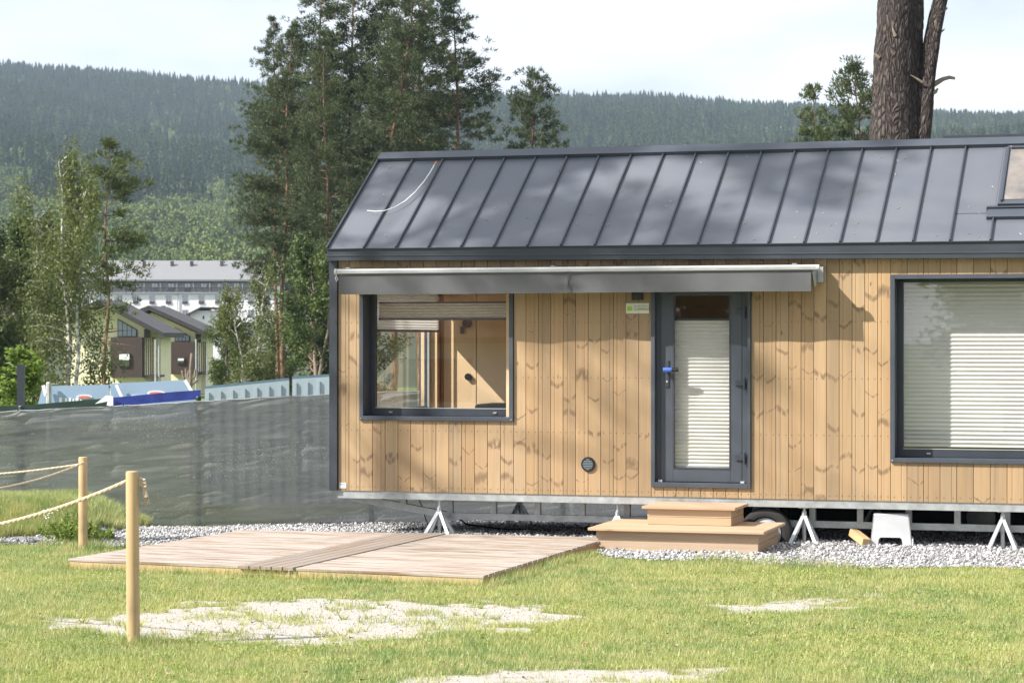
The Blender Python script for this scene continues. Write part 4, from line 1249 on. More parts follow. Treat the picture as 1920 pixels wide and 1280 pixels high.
MB().tube([(hs, n_d - .013, kz), (hs, n_d - .018, kz)], .011, 10).build('keyhole', M['galv_br'], door)
box_obj('door_corner_cap', la - .02, la + .02, n_d - .03, n_d - .005, z0 + .052, z0 + .075, M['galv_br'], door)
box_obj('door_corner_cap', lb - .01, lb + .03, n_d - .03, n_d - .005, z0 + .052, z0 + .072, M['galv_br'], door)

# corner trim, fascia, roof
b = MB(); b.box(-.012, corner_w - .002, -.03, -.002, Z0 - .002, 3.10)
ct = b.build('corner_trim', M['anth'], cab, bevel=.003)
sc2 = MB()
for zz in ZROWS: sc2.tube([(.062, -.031, zz), (.062, -.036, zz)], .006, 8)
sc2.build('trim_screws', M['black_pl'], ct)
EY, EZ, RY, RZ = -.06, 3.172, 1.70, 4.335
V = []
b = MB()
b.add([(-.02, -.10, 3.045), (LEN, -.10, 2.985), (LEN, -.10, 3.165), (-.02, -.10, 3.165), (-.02, .02, 3.045), (LEN, .02, 2.985), (LEN, .02, 3.165), (-.02, .02, 3.165)],
      [(0, 1, 2, 3), (7, 6, 5, 4), (0, 4, 5, 1), (3, 2, 6, 7), (0, 3, 7, 4), (1, 5, 6, 2)])
fas = b.build('fascia', M['anth'], cab)
b = MB()
for (h0, h1) in ((.052, .062),):
    b.add([(-.02, -.108, 3.045 + h0), (LEN, -.108, 2.985 + h0), (LEN, -.108, 2.985 + h1), (-.02, -.108, 3.045 + h1), (-.02, -.101, 3.045 + h0), (LEN, -.101, 2.985 + h0), (LEN, -.101, 2.985 + h1), (-.02, -.101, 3.045 + h1)],
          [(0, 1, 2, 3), (7, 6, 5, 4), (0, 4, 5, 1), (3, 2, 6, 7), (0, 3, 7, 4), (1, 5, 6, 2)])
b.build('fascia_lip', M['anth_lt'], fas)
MB().box(-.02, LEN, -.118, -.02, 3.167, 3.176).build('eave_flashing', M['anth'], fas)
def roofP(s, t, up=0.0):
    """point on the front slope: t = 0 at the eave, 1 at the ridge"""
    dy, dz = RY - EY, RZ - EZ; q = sqrt(dy * dy + dz * dz)
    return (s, EY + dy * t - dz / q * up, EZ + dz * t + dy / q * up)
def R_st(px, py):
    u, v = (px - CX) / F, -(py - HY) / F
    s, t = 5.0, .5
    for _ in range(30):
        n = EY + (RY - EY) * t
        s = (u * (OY + n * NV[1]) - OX - n * NV[0]) / (SV[0] - u * SV[1])
        Y = OY + s * SV[1] + n * NV[1]
        t = (EYE + v * Y - EZ) / (RZ - EZ)
    return s, t
def slab(name, s0, s1, t0, t1, u0, u1, mat, parent):
    v = [roofP(s, t, u) for u in (u0, u1) for t in (t0, t1) for s in (s0, s1)]
    return MB().add(v, [(0, 2, 3, 1), (4, 5, 7, 6), (0, 1, 5, 4), (2, 6, 7, 3), (0, 4, 6, 2), (1, 3, 7, 5)]).build(name, mat, parent)
sA = W(682.7, n=EY)[0]; sB = W(1781, n=EY)[0]; dS = (sB - sA) / 17
seams = [sA + dS * k for k in range(-1, 18)]
seams[0] = -.02
s_last = W(1857, n=EY)[0]
seams2 = seams + [s_last] + [s_last + .62 * k for k in (1, 2, 3, 4)]
seams2 = [s for s in seams2 if s < LEN - .05] + [LEN]
sk_l, sk_t0 = R_st(1883, 386); sk_tl = R_st(1900, 292)
for k in range(len(seams2) - 1):
    a, c = seams2[k], seams2[k + 1]
    tilt = random.uniform(-.0015, .0015)
    slab('roof_panel', a + .001, c - .001, 0, .985, -.02, .002 + tilt, M['roof'], cab)
for k, s in enumerate(seams2[1:-1]):
    tt = .98 if s < s_last - .01 else .235
    slab('roof_seam', s - .008, s + .008, -.005, tt, .003, .032, M['anth'], cab)
slab('verge_trim', -.04, -.021, -.01, 1.0, -.12, .035, M['anth'], cab)
slab('roof_joint', sB + .008, s_last - .01, .262, .266, .0025, .006, M['anth_lt'], cab)
# ridge cap
cap = MB(); t0 = 1 - .155 / 2.11
v = [roofP(s, t, u) for u in (.034, .046) for t in (t0, 1.0) for s in (-.03, LEN + .03)]
cap.add(v, [(0, 2, 3, 1), (4, 5, 7, 6), (0, 1, 5, 4), (2, 6, 7, 3), (0, 4, 6, 2), (1, 3, 7, 5)])
v = [roofP(s, t, u) for u in (.0, .034) for t in (t0, t0 + .006) for s in (-.03, LEN + .03)]
cap.add(v, [(0, 2, 3, 1), (4, 5, 7, 6), (0, 1, 5, 4), (2, 6, 7, 3), (0, 4, 6, 2), (1, 3, 7, 5)])
cap.build('ridge_cap', M['anth_lt'], cab)
# rear slope and gable
MB().prism([(RY, RZ + .035), (DEP + .06, EZ + .0), (DEP + .06, EZ - .06), (RY, RZ - .04)], -.03, LEN + .03, 'x').build('rear_roof', M['roof'], cab)
MB().prism([(.0, 3.102), (DEP, 3.102), (DEP, EZ - .03), (RY, RZ - .06), (0.0, EZ - .01)], -.012, .03, 'x').build('gable_wall', M['anth'], cab)
MB().prism([(.0, 3.102), (DEP, 3.102), (DEP, EZ - .03), (RY, RZ - .06), (0.0, EZ - .01)], LEN - .03, LEN, 'x').build('gable_wall', M['anth'], cab)
lt = MB(); rr = random.Random(3)
for k in range(70):
    a_, t_ = rr.uniform(.1, 8.5), rr.uniform(.03, .9)
    if abs((a_ - sA) / dS - round((a_ - sA) / dS)) < .08: continue
    d_ = rr.uniform(.01, .03); q_ = rr.uniform(-.02, .02)
    lt.bar(roofP(a_, t_, .006), roofP(a_ + d_, t_ + q_, .008), .005)
lt.build('roof_litter', simple('dry_needle_litter', (.42, .38, .30), .8), cab)['kind'] = 'stuff'
# skylight
sk = slab('skylight', sk_l - .06, sk_l + .95, sk_t0 - .04, sk_tl[1] + .03, .003, .075, M['anth_lt'], cab)
slab('skylight_casing', sk_l - .03, sk_l - .012, sk_t0 - .02, sk_tl[1] + .02, .0755, .1, M['anth'], sk)
slab('skylight_casing', sk_l + .01, sk_l + .92, sk_tl[1], sk_tl[1] + .02, .0755, .1, M['anth'], sk)
slab('skylight_reflection', sk_l + .0, sk_l + .9, sk_t0, sk_tl[1], .0755, .079, simple('beige_reflection', (.22, .17, .14), .7, var=.5, scale=5), sk)  # beige reflection of the skylight glass, painted on a sheet beneath the pane
slab('pane', sk_l + .0, sk_l + .9, sk_t0, sk_tl[1] - .002, .085, .088, M['glass'], sk)
slab('skylight_apron', sk_l - .16, sk_l + 1.0, sk_t0 - .135, sk_t0 - .06, .004, .04, M['anth_lt'], sk)
slab('skylight_flange', sk_l - .17, sk_l + 1.0, sk_t0 - .058, sk_t0 - .042, .004, .055, M['anth'], sk)
wr = MB().tube([roofP(sk_l - .04, sk_tl[1] + .02, .03), roofP(sk_l - .02, sk_tl[1] + .055, .05), roofP(sk_l + .9, sk_tl[1] + .055, .05)], .006, 6)
wr.build('cable_loop', M['galv'], sk)

# small fittings on the wall
vs, vz = W(1103, 870)
v = MB().tube([(vs, -.002, vz), (vs, -.02, vz)], [.079, .074], 32); vent = v.build('air_vent', M['black_pl'], cab, smooth=True)
for k in range(7):
    zz = vz + (k - 3) * .0175; hw = sqrt(max(.056 ** 2 - (zz - vz) ** 2, .0003))
    MB().add([(vs - hw, -.022, zz - .005), (vs + hw, -.022, zz - .005), (vs + hw, -.027, zz + .004), (vs - hw, -.027, zz + .004), (vs - hw, -.0205, zz + .004), (vs + hw, -.0205, zz + .004)],
             [(0, 1, 2, 3), (3, 2, 5, 4), (0, 4, 5, 1), (0, 3, 4), (1, 5, 2)]).build('vent_slat', M['sheet'], vent)
a = W(1186.5, 563); c = W(1206.5, 543)
box_obj('outdoor_lamp', a[0], c[0], -.06, -.001, a[1], c[1], M['black_pl'], cab, bevel=.004)
a = W(1174, 587.5); c = W(1217.5, 568)
sg = box_obj('company_sign', a[0], c[0], -.012, -.001, a[1], c[1], M['sign'], cab, bevel=.003)
def text(txt, size, s, z, mat, parent, n=-.0135, name='lettering'):
    cu = bpy.data.curves.new('t', 'FONT'); cu.body = txt; cu.size = size; cu.extrude = .0006
    ob = bpy.data.objects.new('t', cu); COL.objects.link(ob)
    dg = bpy.context.evaluated_depsgraph_get(); me = bpy.data.meshes.new_from_object(ob.evaluated_get(dg))
    bpy.data.objects.remove(ob)
    o = link(name, me, mat, parent); me.materials.clear(); me.materials.append(mat)
    o.rotation_euler = (radians(90), 0, 0); o.location = (s, n, z)
    return o
sw = c[0] - a[0]; sh = c[1] - a[1]
text('RUBOBAY', .037, a[0] + sw * .345, a[1] + sh * .58, M['letter_g'], sg)
text('COMPANY', .037, a[0] + sw * .345, a[1] + sh * .28, M['letter'], sg)
lg = MB()
for dx, sc3 in ((.12, 1), (.225, .9)):
    cx_, cz_ = a[0] + sw * dx, a[1] + sh * .46
    lg.prism([(cx_ + cos(t) * .019 * sc3, cz_ + sin(t) * .028 * sc3) for t in np.linspace(0, 2 * pi, 12, endpoint=False)], -.0138, -.0125, 'y')
lg.build('green_leaf_logo', M['logo_g'], sg)
a = W(636, 915); c = W(650, 904.5)
pl = box_obj('type_plate', a[0], c[0], -.006, -.001, a[1], c[1], M['white_pl'], cab, bevel=.002)
cxp, czp = a[0] + (c[0] - a[0]) * .22, a[1] + (c[1] - a[1]) * .66
MB().prism([(cxp + cos(t) * .010, czp + sin(t) * .012) for t in np.linspace(0, pi, 9)], -.0075, -.0065, 'y').build('plate_mark', M['letter'], pl)
MB().box(cxp + .02, cxp + .058, -.0072, -.0065, czp + .004, czp + .007).box(cxp + .02, cxp + .05, -.0072, -.0065, czp - .004, czp - .002).build('plate_print', M['letter_g'], pl)

# awning
AP = -.33
aw_s0, aw_s1 = W(633, n=AP)[0], W(1533, n=AP)[0]
b = MB()
# rounded cover of the rolled awning, wall to front
th_ = np.linspace(pi / 2, pi, 9)
prof = [(-.002, 2.945)] + [(AP * .94 * (-cos(t)) - .0, 2.80 + .150 * sin(t)) for t in th_] + [(AP * .94, 2.79), (-.002, 2.79)]
b.prism(prof, aw_s0 + .02, aw_s1 - .06, 'x')
awn = b.build('awning', M['awn'], cab, smooth=False)
zr1 = 2.944
b = MB()
b.prism([(AP - .005, zr1 - .06), (AP - .03, zr1 - .048), (AP - .03, zr1 - .018), (AP - .012, zr1), (AP + .04, zr1 - .002), (AP + .04, zr1 - .06)], aw_s0, aw_s1, 'x')
b.build('front_rail', M['alu'], awn, smooth=True)
box_obj('rail_groove', aw_s0 + .002, aw_s1 - .002, AP - .0318, AP - .0302, zr1 - .036, zr1 - .030, M['galv'], awn)
# hanging valance with gentle folds
nx_, nz_ = 240, 10
Vv = []
for j in range(nz_ + 1):
    for i in range(nx_ + 1):
        s = aw_s0 + .02 + (aw_s1 - aw_s0 - .085) * i / nx_; t = j / nz_
        zz = zr1 - .062 - t * .212 - .004 * sin(s * 1.1)
        wv = .010 * t * (sin(s * 2.3) + .6 * sin(s * 5.1 + 1)) + .006 * t * sin(s * 11 + 2) * (.3 + vnoise(s * 1.3, 0, 4))
        d = abs(s - W(1066, n=AP)[0]); wv += -.01 * math.exp(-(d / .03) ** 2) + .006 * math.exp(-(d / .15) ** 2) * sin(t * 9)
        Vv.append((s, AP - .008 + float(wv), float(zz)))
Ff = [(j * (nx_ + 1) + i, j * (nx_ + 1) + i + 1, (j + 1) * (nx_ + 1) + i + 1, (j + 1) * (nx_ + 1) + i) for j in range(nz_) for i in range(nx_)]
me = bpy.data.meshes.new('valance'); me.from_pydata(Vv, [], Ff)
link('valance', me, M['awn'], awn, smooth=True)
ss = W(1066, n=AP)[0]; MB().box(ss - .002, ss + .002, AP - .026, AP - .02, zr1 - .27, zr1 - .065).build('valance_seam', M['anth'], awn)
for px in (663, 1046, 1496):
    s = W(px)[0]
    MB().box(s - .03, s + .03, -.10, -.001, 2.93, 2.955).box(s - .035, s + .015, -.16, -.002, 2.9555, 2.965).build('awning_bracket', M['alu'], awn)
b = MB().tube([(aw_s1 - .008, AP - .003, zr1 - .03), (aw_s1 + .018, AP - .003, zr1 - .03)], .030, 16)
b.build('rail_end_cap', M['white_pl'], awn, smooth=True)
b = MB().tube([(aw_s0 - .03, AP - .003, zr1 - .03), (aw_s0 - .002, AP - .003, zr1 - .03)], .034, 16)
b.build('rail_end_cap', M['white_pl'], awn, smooth=True)
b = MB().prism([(-.0, 2.76), (AP * .55, 2.72), (AP * .9, 2.80), (AP, 2.87), (AP * .8, 2.93), (0, 2.95)], aw_s1 - .055, aw_s1 - .045, 'x')
b.box(aw_s1 - .04, aw_s1 + .02, -.10, -.002, 2.77, 2.93)
b.build('end_plate', M['galv'], awn)
b = MB().tube([(aw_s0 - .01, AP, zr1 - .065), (aw_s0 - .02, AP - .01, zr1 - .10), (aw_s0 - .008, AP - .01, zr1 - .135), (aw_s0 + .004, AP, zr1 - .115), (aw_s0 - .004, AP, zr1 - .085)], .006, 6)
b.build('crank_hook', M['galv_br'], awn, smooth=True)

# trailer frame
ch = MB().box(corner_w - .01, LEN, .012, .12, Z0 - .085, Z0 - .002).build('edge_beam', M['galv'], cab)
MB().box(corner_w - .01, LEN, 3.28, 3.38, Z0 - .085, Z0 - .002).build('edge_beam', M['galv'], cab)
def lattice(n0, shift=0.0):
    c0 = W(845, n=n0)[0] + shift
    zb0, zb1 = .212, .282
    r = MB().add([(W(662, n=n0)[0], n0, .43), (W(700, n=n0)[0], n0, .43), (c0, n0, zb1), (c0, n0, zb0), (W(662, n=n0)[0], n0, .385),
                  (W(662, n=n0)[0], n0 + .06, .43), (W(700, n=n0)[0], n0 + .06, .43), (c0, n0 + .06, zb1), (c0, n0 + .06, zb0), (W(662, n=n0)[0], n0 + .06, .385)],
                 [(0, 1, 2, 3, 4), (9, 8, 7, 6, 5), (0, 5, 6, 1), (1, 6, 7, 2), (2, 7, 8, 3), (3, 8, 9, 4), (4, 9, 5, 0)])
    r.box(c0 + .001, LEN - .1, n0, n0 + .06, zb0, zb1)
    rail = r.build('trailer_rail', M['galv'], cab)
    k = 0; s = W(756, n=n0)[0]
    MB().box(s - .03, s + .03, n0 + .002, n0 + .058, .36, .434).build('rail_post', M['galv'], rail)
    s = W(843, n=n0)[0]
    while s < LEN - .2:
        MB().box(s - .032, s + .032, n0 + .002, n0 + .058, zb1 + .001, .434).build('rail_post', M['galv'], rail)
        s += .5
lattice(.24); lattice(3.18, .0)
MB().box(4.3, LEN - .1, 3.33, 3.345, .0, Z0 - .09).build('rear_shade_sheet', M['dark'], cab)  # added dark sheet standing in for the deep shade under the cabin
for s in np.arange(.6, LEN - .3, 1.1): MB().box(s, s + .06, .13, 3.27, Z0 - .08, Z0 - .02).build('cross_member', M['galv'], cab)
MB().box(.1, LEN - .05, .13, 3.27, Z0 - .018, Z0 - .003).build('underfloor', M['dark'], cab)
def wheel(px, n):
    s, _ = W(px, n=n); z = .15
    prof = []
    t = MB(); k = 40
    rp = [(-.08, .18), (-.09, .225), (-.07, .265), (0, .275), (.07, .265), (.09, .225), (.08, .18)]
    vs, fs = [], []
    for j in range(k):
        a = 2 * pi * j / k
        for (w, r) in rp: vs.append((s + cos(a) * r, n + w, z + sin(a) * r))
    m = len(rp)
    for j in range(k):
        for i in range(m): fs.append((j * m + i, j * m + (i + 1) % m, ((j + 1) % k) * m + (i + 1) % m, ((j + 1) % k) * m + i))
    w = t.add(vs, fs).build('wheel', M['rubber'], cab, smooth=True)
    MB().tube([(s, n - .07, z), (s, n - .06, z), (s, n - .055, z), (s, n + .06, z)], [.10, .13, .165, .165], 32).build('rim', M['galv'], w, smooth=True)
    MB().tube([(s, n - .09, z), (s, n - .071, z)], .05, 16).build('hub', M['galv'], w, smooth=True)
wheel(1437, .13); wheel(1437, 3.0); wheel(1330, .13); wheel(1840, 3.0)
for px in (800, 1150, 1700):
    s, _ = W(px, n=1.6)
hz_ = MB()
hz_.tube([(1.0, 1.0, .42), (1.05, 1.0, .25), (1.25, .95, .10), (1.7, .9, .06), (2.4, 1.0, .05)], .012, 6)
hz_.tube([(.72, .8, .42), (.78, .8, .3), (.84, .75, .16), (.9, .7, .07)], .006, 6)
hz_.build('cable', M['black_pl'], cab)

# ------------------------------------------------------------------ stands under the frame
def make_stand(s, n, h, lab, group='steel support stands under the trailer frame'):
    zb = float(gz(*L(s, n)[:2])) + .012
    e = empty('support_stand', L(s, n, zb), -TH, lab, 'support stand', group)
    H = Z0 - .086 - zb
    MB().tube([(0, 0, h * .35), (0, 0, H)], .014, 10).build('spindle', M['galv_br'], e, smooth=True)
    MB().tube([(0, 0, h + .01), (0, 0, h + .075)], .026, 6).build('adjusting_nut', M['galv'], e)
    MB().box(-.05, .05, -.05, .05, H - .008, H - .001).build('head_plate', M['galv'], e)
    for sx, sy in ((-1, -1), (1, -1), (1, 1), (-1, 1)):
        MB().bar((sx * .012, sy * .012, h + .02), (sx * .135, sy * .10, .0), .034).build('leg', M['galv_br'], e)
    MB().tube([(0, 0, .01), (0, 0, h)], .02, 8).build('centre_tube', M['galv'], e)
    MB().box(-.19, .19, -.14, .14, -.01, -.001).build('base_plate', M['galv'], e)
for px, h, lab in ((824, .22, 'leftmost steel stand under the cabin, standing just behind the wooden deck'),
                   (1158, .22, 'steel stand under the cabin, partly hidden left of the wooden steps'),
                   (1508, .26, 'steel stand under the cabin, just right of the wooden steps'),
                   (1880, .27, 'rightmost steel stand under the cabin near the right edge')):
    make_stand(W(px, n=.07)[0], .07, h, lab)
for px, lab in ((975, 'far side steel stand seen dimly under the cabin left half'), (1640, 'far side steel stand hidden deep behind the white stool')):
    make_stand(W(px, n=3.2)[0], 3.2, .24, lab)

# ------------------------------------------------------------------ wooden steps
def steps(name, px0, px1, nfront, nback, ztop, zbot, ov, label, nb):
    s0 = W(px0, n=nfront)[0]; s1 = W(px1, n=nfront)[0]
    e = empty(name, L((s0 + s1) / 2, (nfront + nback) / 2, zbot), -TH, label, 'wooden step')
    hw = (s1 - s0) / 2; hd = (nback - nfront) / 2; h = ztop - zbot
    t = .028; w = 2 * hd / nb
    for k in range(nb):
        a = -hd + k * w
        tb = MB().box(-hw, hw, a + .003, a + w - .003, h - t, h).build('tread_board', M['step'], e, bevel=.003)
        sc_m = MB()
        for xx in (-hw + ov + .015, 0, hw - ov - .015):
            sc_m.tube([(xx, a + w * .5, h + .0005), (xx, a + w * .5, h + .0015)], .004, 6)
        sc_m.build('tread_screws', M['galv'], tb)['kind'] = 'stuff'
    rh = (h - t - .002) / 2
    for k in range(2):
        z0 = k * rh + .001; z1 = (k + 1) * rh - .002
        MB().box(-hw + ov, hw - ov, -hd + ov, -hd + ov + .026, z0, z1).build('riser_board', M['step'], e, bevel=.002)
        for sx in (-1, 1):
            xa, xb = sorted((sx * (hw - ov), sx * (hw - ov - .026)))
            ob = MB().box(xa, xb, -hd + ov + .0265, hd - .02, z0, z1).build('side_board', M['step_y'], e, bevel=.002)
        MB().box(-hw + ov + .03, hw - ov - .03, hd - .05, hd - .024, z0, z1).build('back_board', M['step'], e)
    return e
M['step_y'] = wood('larch_side_wood', (.42, .31, .22), (.30, .12, .045), .5, 'y', False, objvar=.12)
steps('lower_step', 1102, 1432, -1.33, -.10, .285, .055, .07, 'wide low wooden step standing on the gravel below the cabin door', 8)
steps('upper_step', 1203, 1378, -.80, -.07, .475, .287, .05, 'narrow wooden step box resting on the wide step below the door', 5)

# ------------------------------------------------------------------ deck
D0, D1, D2, D3 = [Vector((a, b, 0)) for a, b in DECK]
dk_rot = math.atan2((D1 - D0).y, (D1 - D0).x)
dk = empty('wooden_deck', (D0.x, D0.y, 0), dk_rot, 'low weathered wooden deck platform with a darker strip of boards down its middle', 'deck')
def dl(p):
    d = Vector((p.x - D0.x, p.y - D0.y, 0)); c, s = cos(-dk_rot), sin(-dk_rot)
    return Vector((d.x * c - d.y * s, d.x * s + d.y * c, 0))
A, B, C_, D_ = dl(D0), dl(D1), dl(D2), dl(D3)
ZD = .15
def uv(u, v, z): # bilinear over the deck
    a = A.lerp(B, u); b = D_.lerp(C_, u); p = a.lerp(b, v); return (p.x, p.y, z)
NBD = 26
def quadbox(u0, u1, v0, v1, z0, z1, name, mat, gap=.0):
    vs = [uv(u, v, z) for z in (z0, z1) for v in (v0 + gap, v1 - gap) for u in (u0, u1)]
    c = sum((Vector(v) for v in vs), Vector()) / 8
    return MB().add([tuple(Vector(v) - c) for v in vs], [(0, 2, 3, 1), (4, 5, 7, 6), (0, 1, 5, 4), (2, 6, 7, 3), (0, 4, 6, 2), (1, 3, 7, 5)]).build(name, mat, dk, loc=c, bevel=.0025)
us0, us1 = .430, .565     # the middle strip
for half, (u0, u1) in enumerate(((0, us0 - .002), (us1 + .002, 1))):
    for k in range(NBD):
        quadbox(u0 + (.002 if random.random() < .5 else 0) * 0, u1, k / NBD, (k + 1) / NBD, ZD - .026 + random.uniform(-.001, .001), ZD + random.uniform(-.0015, .0015), 'deck_board', M['deck'], .0028)
for k in range(5):
    w = (us1 - us0) / 5
    u0, u1 = us0 + k * w + .0016, us0 + (k + 1) * w - .0016
    vs = [uv(u, v, z) for z in (ZD - .026, ZD + .003 + .001 * k) for v in (-.004, .995) for u in (u0, u1)]
    c = sum((Vector(v) for v in vs), Vector()) / 8
    MB().add([tuple(Vector(v) - c) for v in vs], [(0, 2, 3, 1), (4, 5, 7, 6), (0, 1, 5, 4), (2, 6, 7, 3), (0, 4, 6, 2), (1, 3, 7, 5)]).build('strip_board', M['strip'], dk, loc=c, bevel=.003)
# frame joists under the boards
quadbox(.004, .998, .004, .016, ZD - .125, ZD - .029, 'front_joist', M['joist'])
quadbox(.986, .996, .018, .99, ZD - .125, ZD - .029, 'side_joist', M['deck_fresh'])
quadbox(.004, .014, .018, .99, ZD - .125, ZD - .029, 'side_joist', M['deck_fresh'])
quadbox(.016, .984, .975, .99, ZD - .125, ZD - .029, 'back_joist', M['joist'])
for k in range(1, 8): quadbox(.02 + k * .12, .03 + k * .12, .02, .97, ZD - .12, ZD - .03, 'inner_joist', M['joist'])

# ------------------------------------------------------------------ rope posts
def rope_post(px, py_base, h, r, label, lean=(0, 0)):
    g = G(px, py_base, .06)
    e = empty('rope_post', (g[0], g[1], float(gz(*g)) - .02), 0, label, 'post', 'round wooden rope posts')
    prof = [(0, r * 1.02), (h * .5, r), (h - .012, r * .98), (h - .003, r * .93), (h, r * .82)]
    MB().tube([(lean[0] * z / h, lean[1] * z / h, z) for z, _ in prof], [q for _, q in prof], 24).build('post_shaft', M['post'], e, smooth=True)
    return e, Vector((g[0], g[1], float(gz(*g)) - .02))
p1, g1_ = rope_post(250, 1203, 1.235, .046, 'nearest and taller round wooden post, standing in the lawn with a rope knotted behind it', (-.008, 0))
p2, g2_ = rope_post(155.5, 1029, .97, .045, 'farther round wooden post beside the gravel strip in front of the grassy bank')
def rope(name, a, b, sag, r, label):
    a, b = Vector(a), Vector(b)
    n = 70
    cen = [a.lerp(b, i / n) - Vector((0, 0, sag * 4 * (i / n) * (1 - i / n))) for i in range(n + 1)]
    ln = (b - a).length
    e = MB()
    # three twisted strands
    d = (b - a).normalized(); sx = d.cross(Vector((0, 0, 1))).normalized(); up = sx.cross(d)
    m = int(ln / .018)
    for q in range(3):
        pts = []
        for i in range(m + 1):
            t = i / m; f = t * n; j = min(int(f), n - 1); c = cen[j].lerp(cen[j + 1], f - j)
            ph = i * .018 / .055 * 2 * pi * .33 + q * 2 * pi / 3
            pts.append(c + (sx * cos(ph) + up * sin(ph)) * r * .42)
        e.tube(pts, r * .58, 6)
    o = e.build(name, M['rope'], None, smooth=True)
    tag(o, label, 'rope', 'ropes strung between the round posts')
    return o
def atY(px, py, Y): return P(px, py, Y)
Y1, Y2 = g1_.y, g2_.y
r1a = atY(243, 899, Y1 - .0)
rope('rope', atY(-140, 1003, Y1 + 1.2), r1a, .07, .0135, 'lowest and thickest rope sagging left from the nearest post')
rope('rope', atY(-230, 893, Y2 + .8), atY(150, 870, Y2), .05, .011, 'upper thin rope running left from the farther post')
rope('rope', atY(-150, 922, Y2 - 1.6), atY(157, 867, Y2 - .05), .10, .011, 'middle rope sagging left from the farther post below the upper one')
kn = MB()
kc = atY(268, 905, Y1)
for q in range(3):
    kn.tube([kc + Vector((-.02, .0, .03 - q * .02)), kc + Vector((.012 + .004 * q, -.012, .022 - q * .024)), kc + Vector((.018, -.005, -.008 - q * .022)), kc + Vector((-.015, .02, -.02 - q * .02))], .011, 7)
kn.tube([kc + Vector((0, 0, -.02)), kc + Vector((.012, 0, -.055)), kc + Vector((.022, 0, -.10))], [.013, .016, .02], 8)
r_ = random.Random(4)
for q in range(26):
    a0 = kc + Vector((.02 + r_.uniform(-.014, .014), r_.uniform(-.012, .012), -.095))
    kn.tube([a0, a0 + Vector((r_.uniform(-.01, .025), r_.uniform(-.01, .01), -.045 - .02 * r_.random()))], .0022, 4)
tag(kn.build('rope_knot', M['rope'], None, smooth=True), 'frayed knotted rope end hanging at the right side of the nearest post', 'rope')

# ------------------------------------------------------------------ stool and block
sx0 = W(1671, n=.16)[0]
zst = float(gz(*L(sx0, .16)[:2])) + .015
st = empty('step_stool', L(sx0, .16, zst), -TH + .12, 'white plastic step stool standing on the gravel under the cabin edge', 'stool')
def frustum(hw0, hd0, hw1, hd1, h, t=.012, mi=0):
    b = MB()
    return b
h_, wb, wt_, db, dt = .325, .213, .180, .15, .115
def corner(sx, sy, z):
    f = z / h_; return Vector((sx * (wb + (wt_ - wb) * f), sy * (db + (dt - db) * f), z))
b = MB()
b.add([corner(-1, -1, h_ - .012), corner(1, -1, h_ - .012), corner(1, 1, h_ - .012), corner(-1, 1, h_ - .012), Vector((-wt_ + .012, -dt + .012, h_)), Vector((wt_ - .012, -dt + .012, h_)), Vector((wt_ - .012, dt - .012, h_)), Vector((-wt_ + .012, dt - .012, h_))],
      [(4, 5, 6, 7), (0, 1, 5, 4), (1, 2, 6, 5), (2, 3, 7, 6), (3, 0, 4, 7), (3, 2, 1, 0)])
b.build('seat', M['white_pl'], st, smooth=True)
def face(name, p, q, cut):
    """side wall between two corner signs with an arch cut out at the bottom"""
    z1 = h_ - .0125; b = MB()
    def pt(f, z, inn=0.0):
        a = corner(*p, z).lerp(corner(*q, z), f); cdir = Vector((0, 0, 0)) - Vector((a.x, a.y, 0)); 
        nrm = Vector(((p[0] + q[0]) / 2, (p[1] + q[1]) / 2, 0)).normalized()
        return a - nrm * inn
    ca, cb_, ch_ = .20, .76, .082
    outl = [(0, 0), (ca - .02, 0), (ca, ch_ * .8), (ca + .04, ch_), (cb_ - .04, ch_), (cb_, ch_ * .8), (cb_ + .02, 0), (1, 0), (1, z1), (0, z1)]
    n = len(outl)
    vs = [pt(f, z) for f, z in outl] + [pt(f, z, .01) for f, z in outl]
    fs = [tuple(range(n)), tuple(range(2 * n - 1, n - 1, -1))] + [(i, (i + 1) % n, n + (i + 1) % n, n + i) for i in range(n)]
    b.add(vs, fs).build(name, M['white_pl'], st)
face('side', (-1, -1), (1, -1), True); face('side', (1, 1), (-1, 1), True); face('side', (1, -1), (1, 1), True); face('side', (-1, 1), (-1, -1), True)
for sy in (-1, 1):
    MB().box(wb - .001, wb + .015, sy * db - .015, sy * db + .015, 0, .075).build('foot', M['white_pl'], st, bevel=.006)

bs, _ = W(1612, n=.06)
blk = MB().box(-.045, .045, -.17, .17, -.04, .04).build('wooden_block', M['joist'], None, bevel=.003)
blk.location = L(bs, .06, float(gz(*L(bs, .06)[:2])) + .085); blk.rotation_euler = (radians(14), radians(6), -TH + radians(34))
tag(blk, 'short sawn timber block lying tilted on the gravel against the white stool', 'wood block')

# curved white rod left on the roof
pts = []
for px, py in ((690, 402), (705, 403.5), (722, 402.5), (741, 396), (762, 383.5), (780, 367), (796, 348), (808, 330), (816, 316)):
    s, t = R_st(px, py); p = roofP(s, t, .05); pts.append(L(p[0], p[1], p[2]))
rod = empty('curved_rod', pts[0], 0, 'thin bent white rod with orange tip lying across the left end of the roof', 'rod')
MB().tube([p - pts[0] for p in pts], [.004] * 4 + [.006] * 5, 6).build('shaft', M['ban_white'], rod, smooth=True)
s, t = R_st(820, 310); q = roofP(s, t, .05)
MB().tube([pts[-1] - pts[0], L(*q) - pts[0]], [.014, .007], 8).build('tip', simple('orange_tip', (.55, .22, .05), .5), rod)

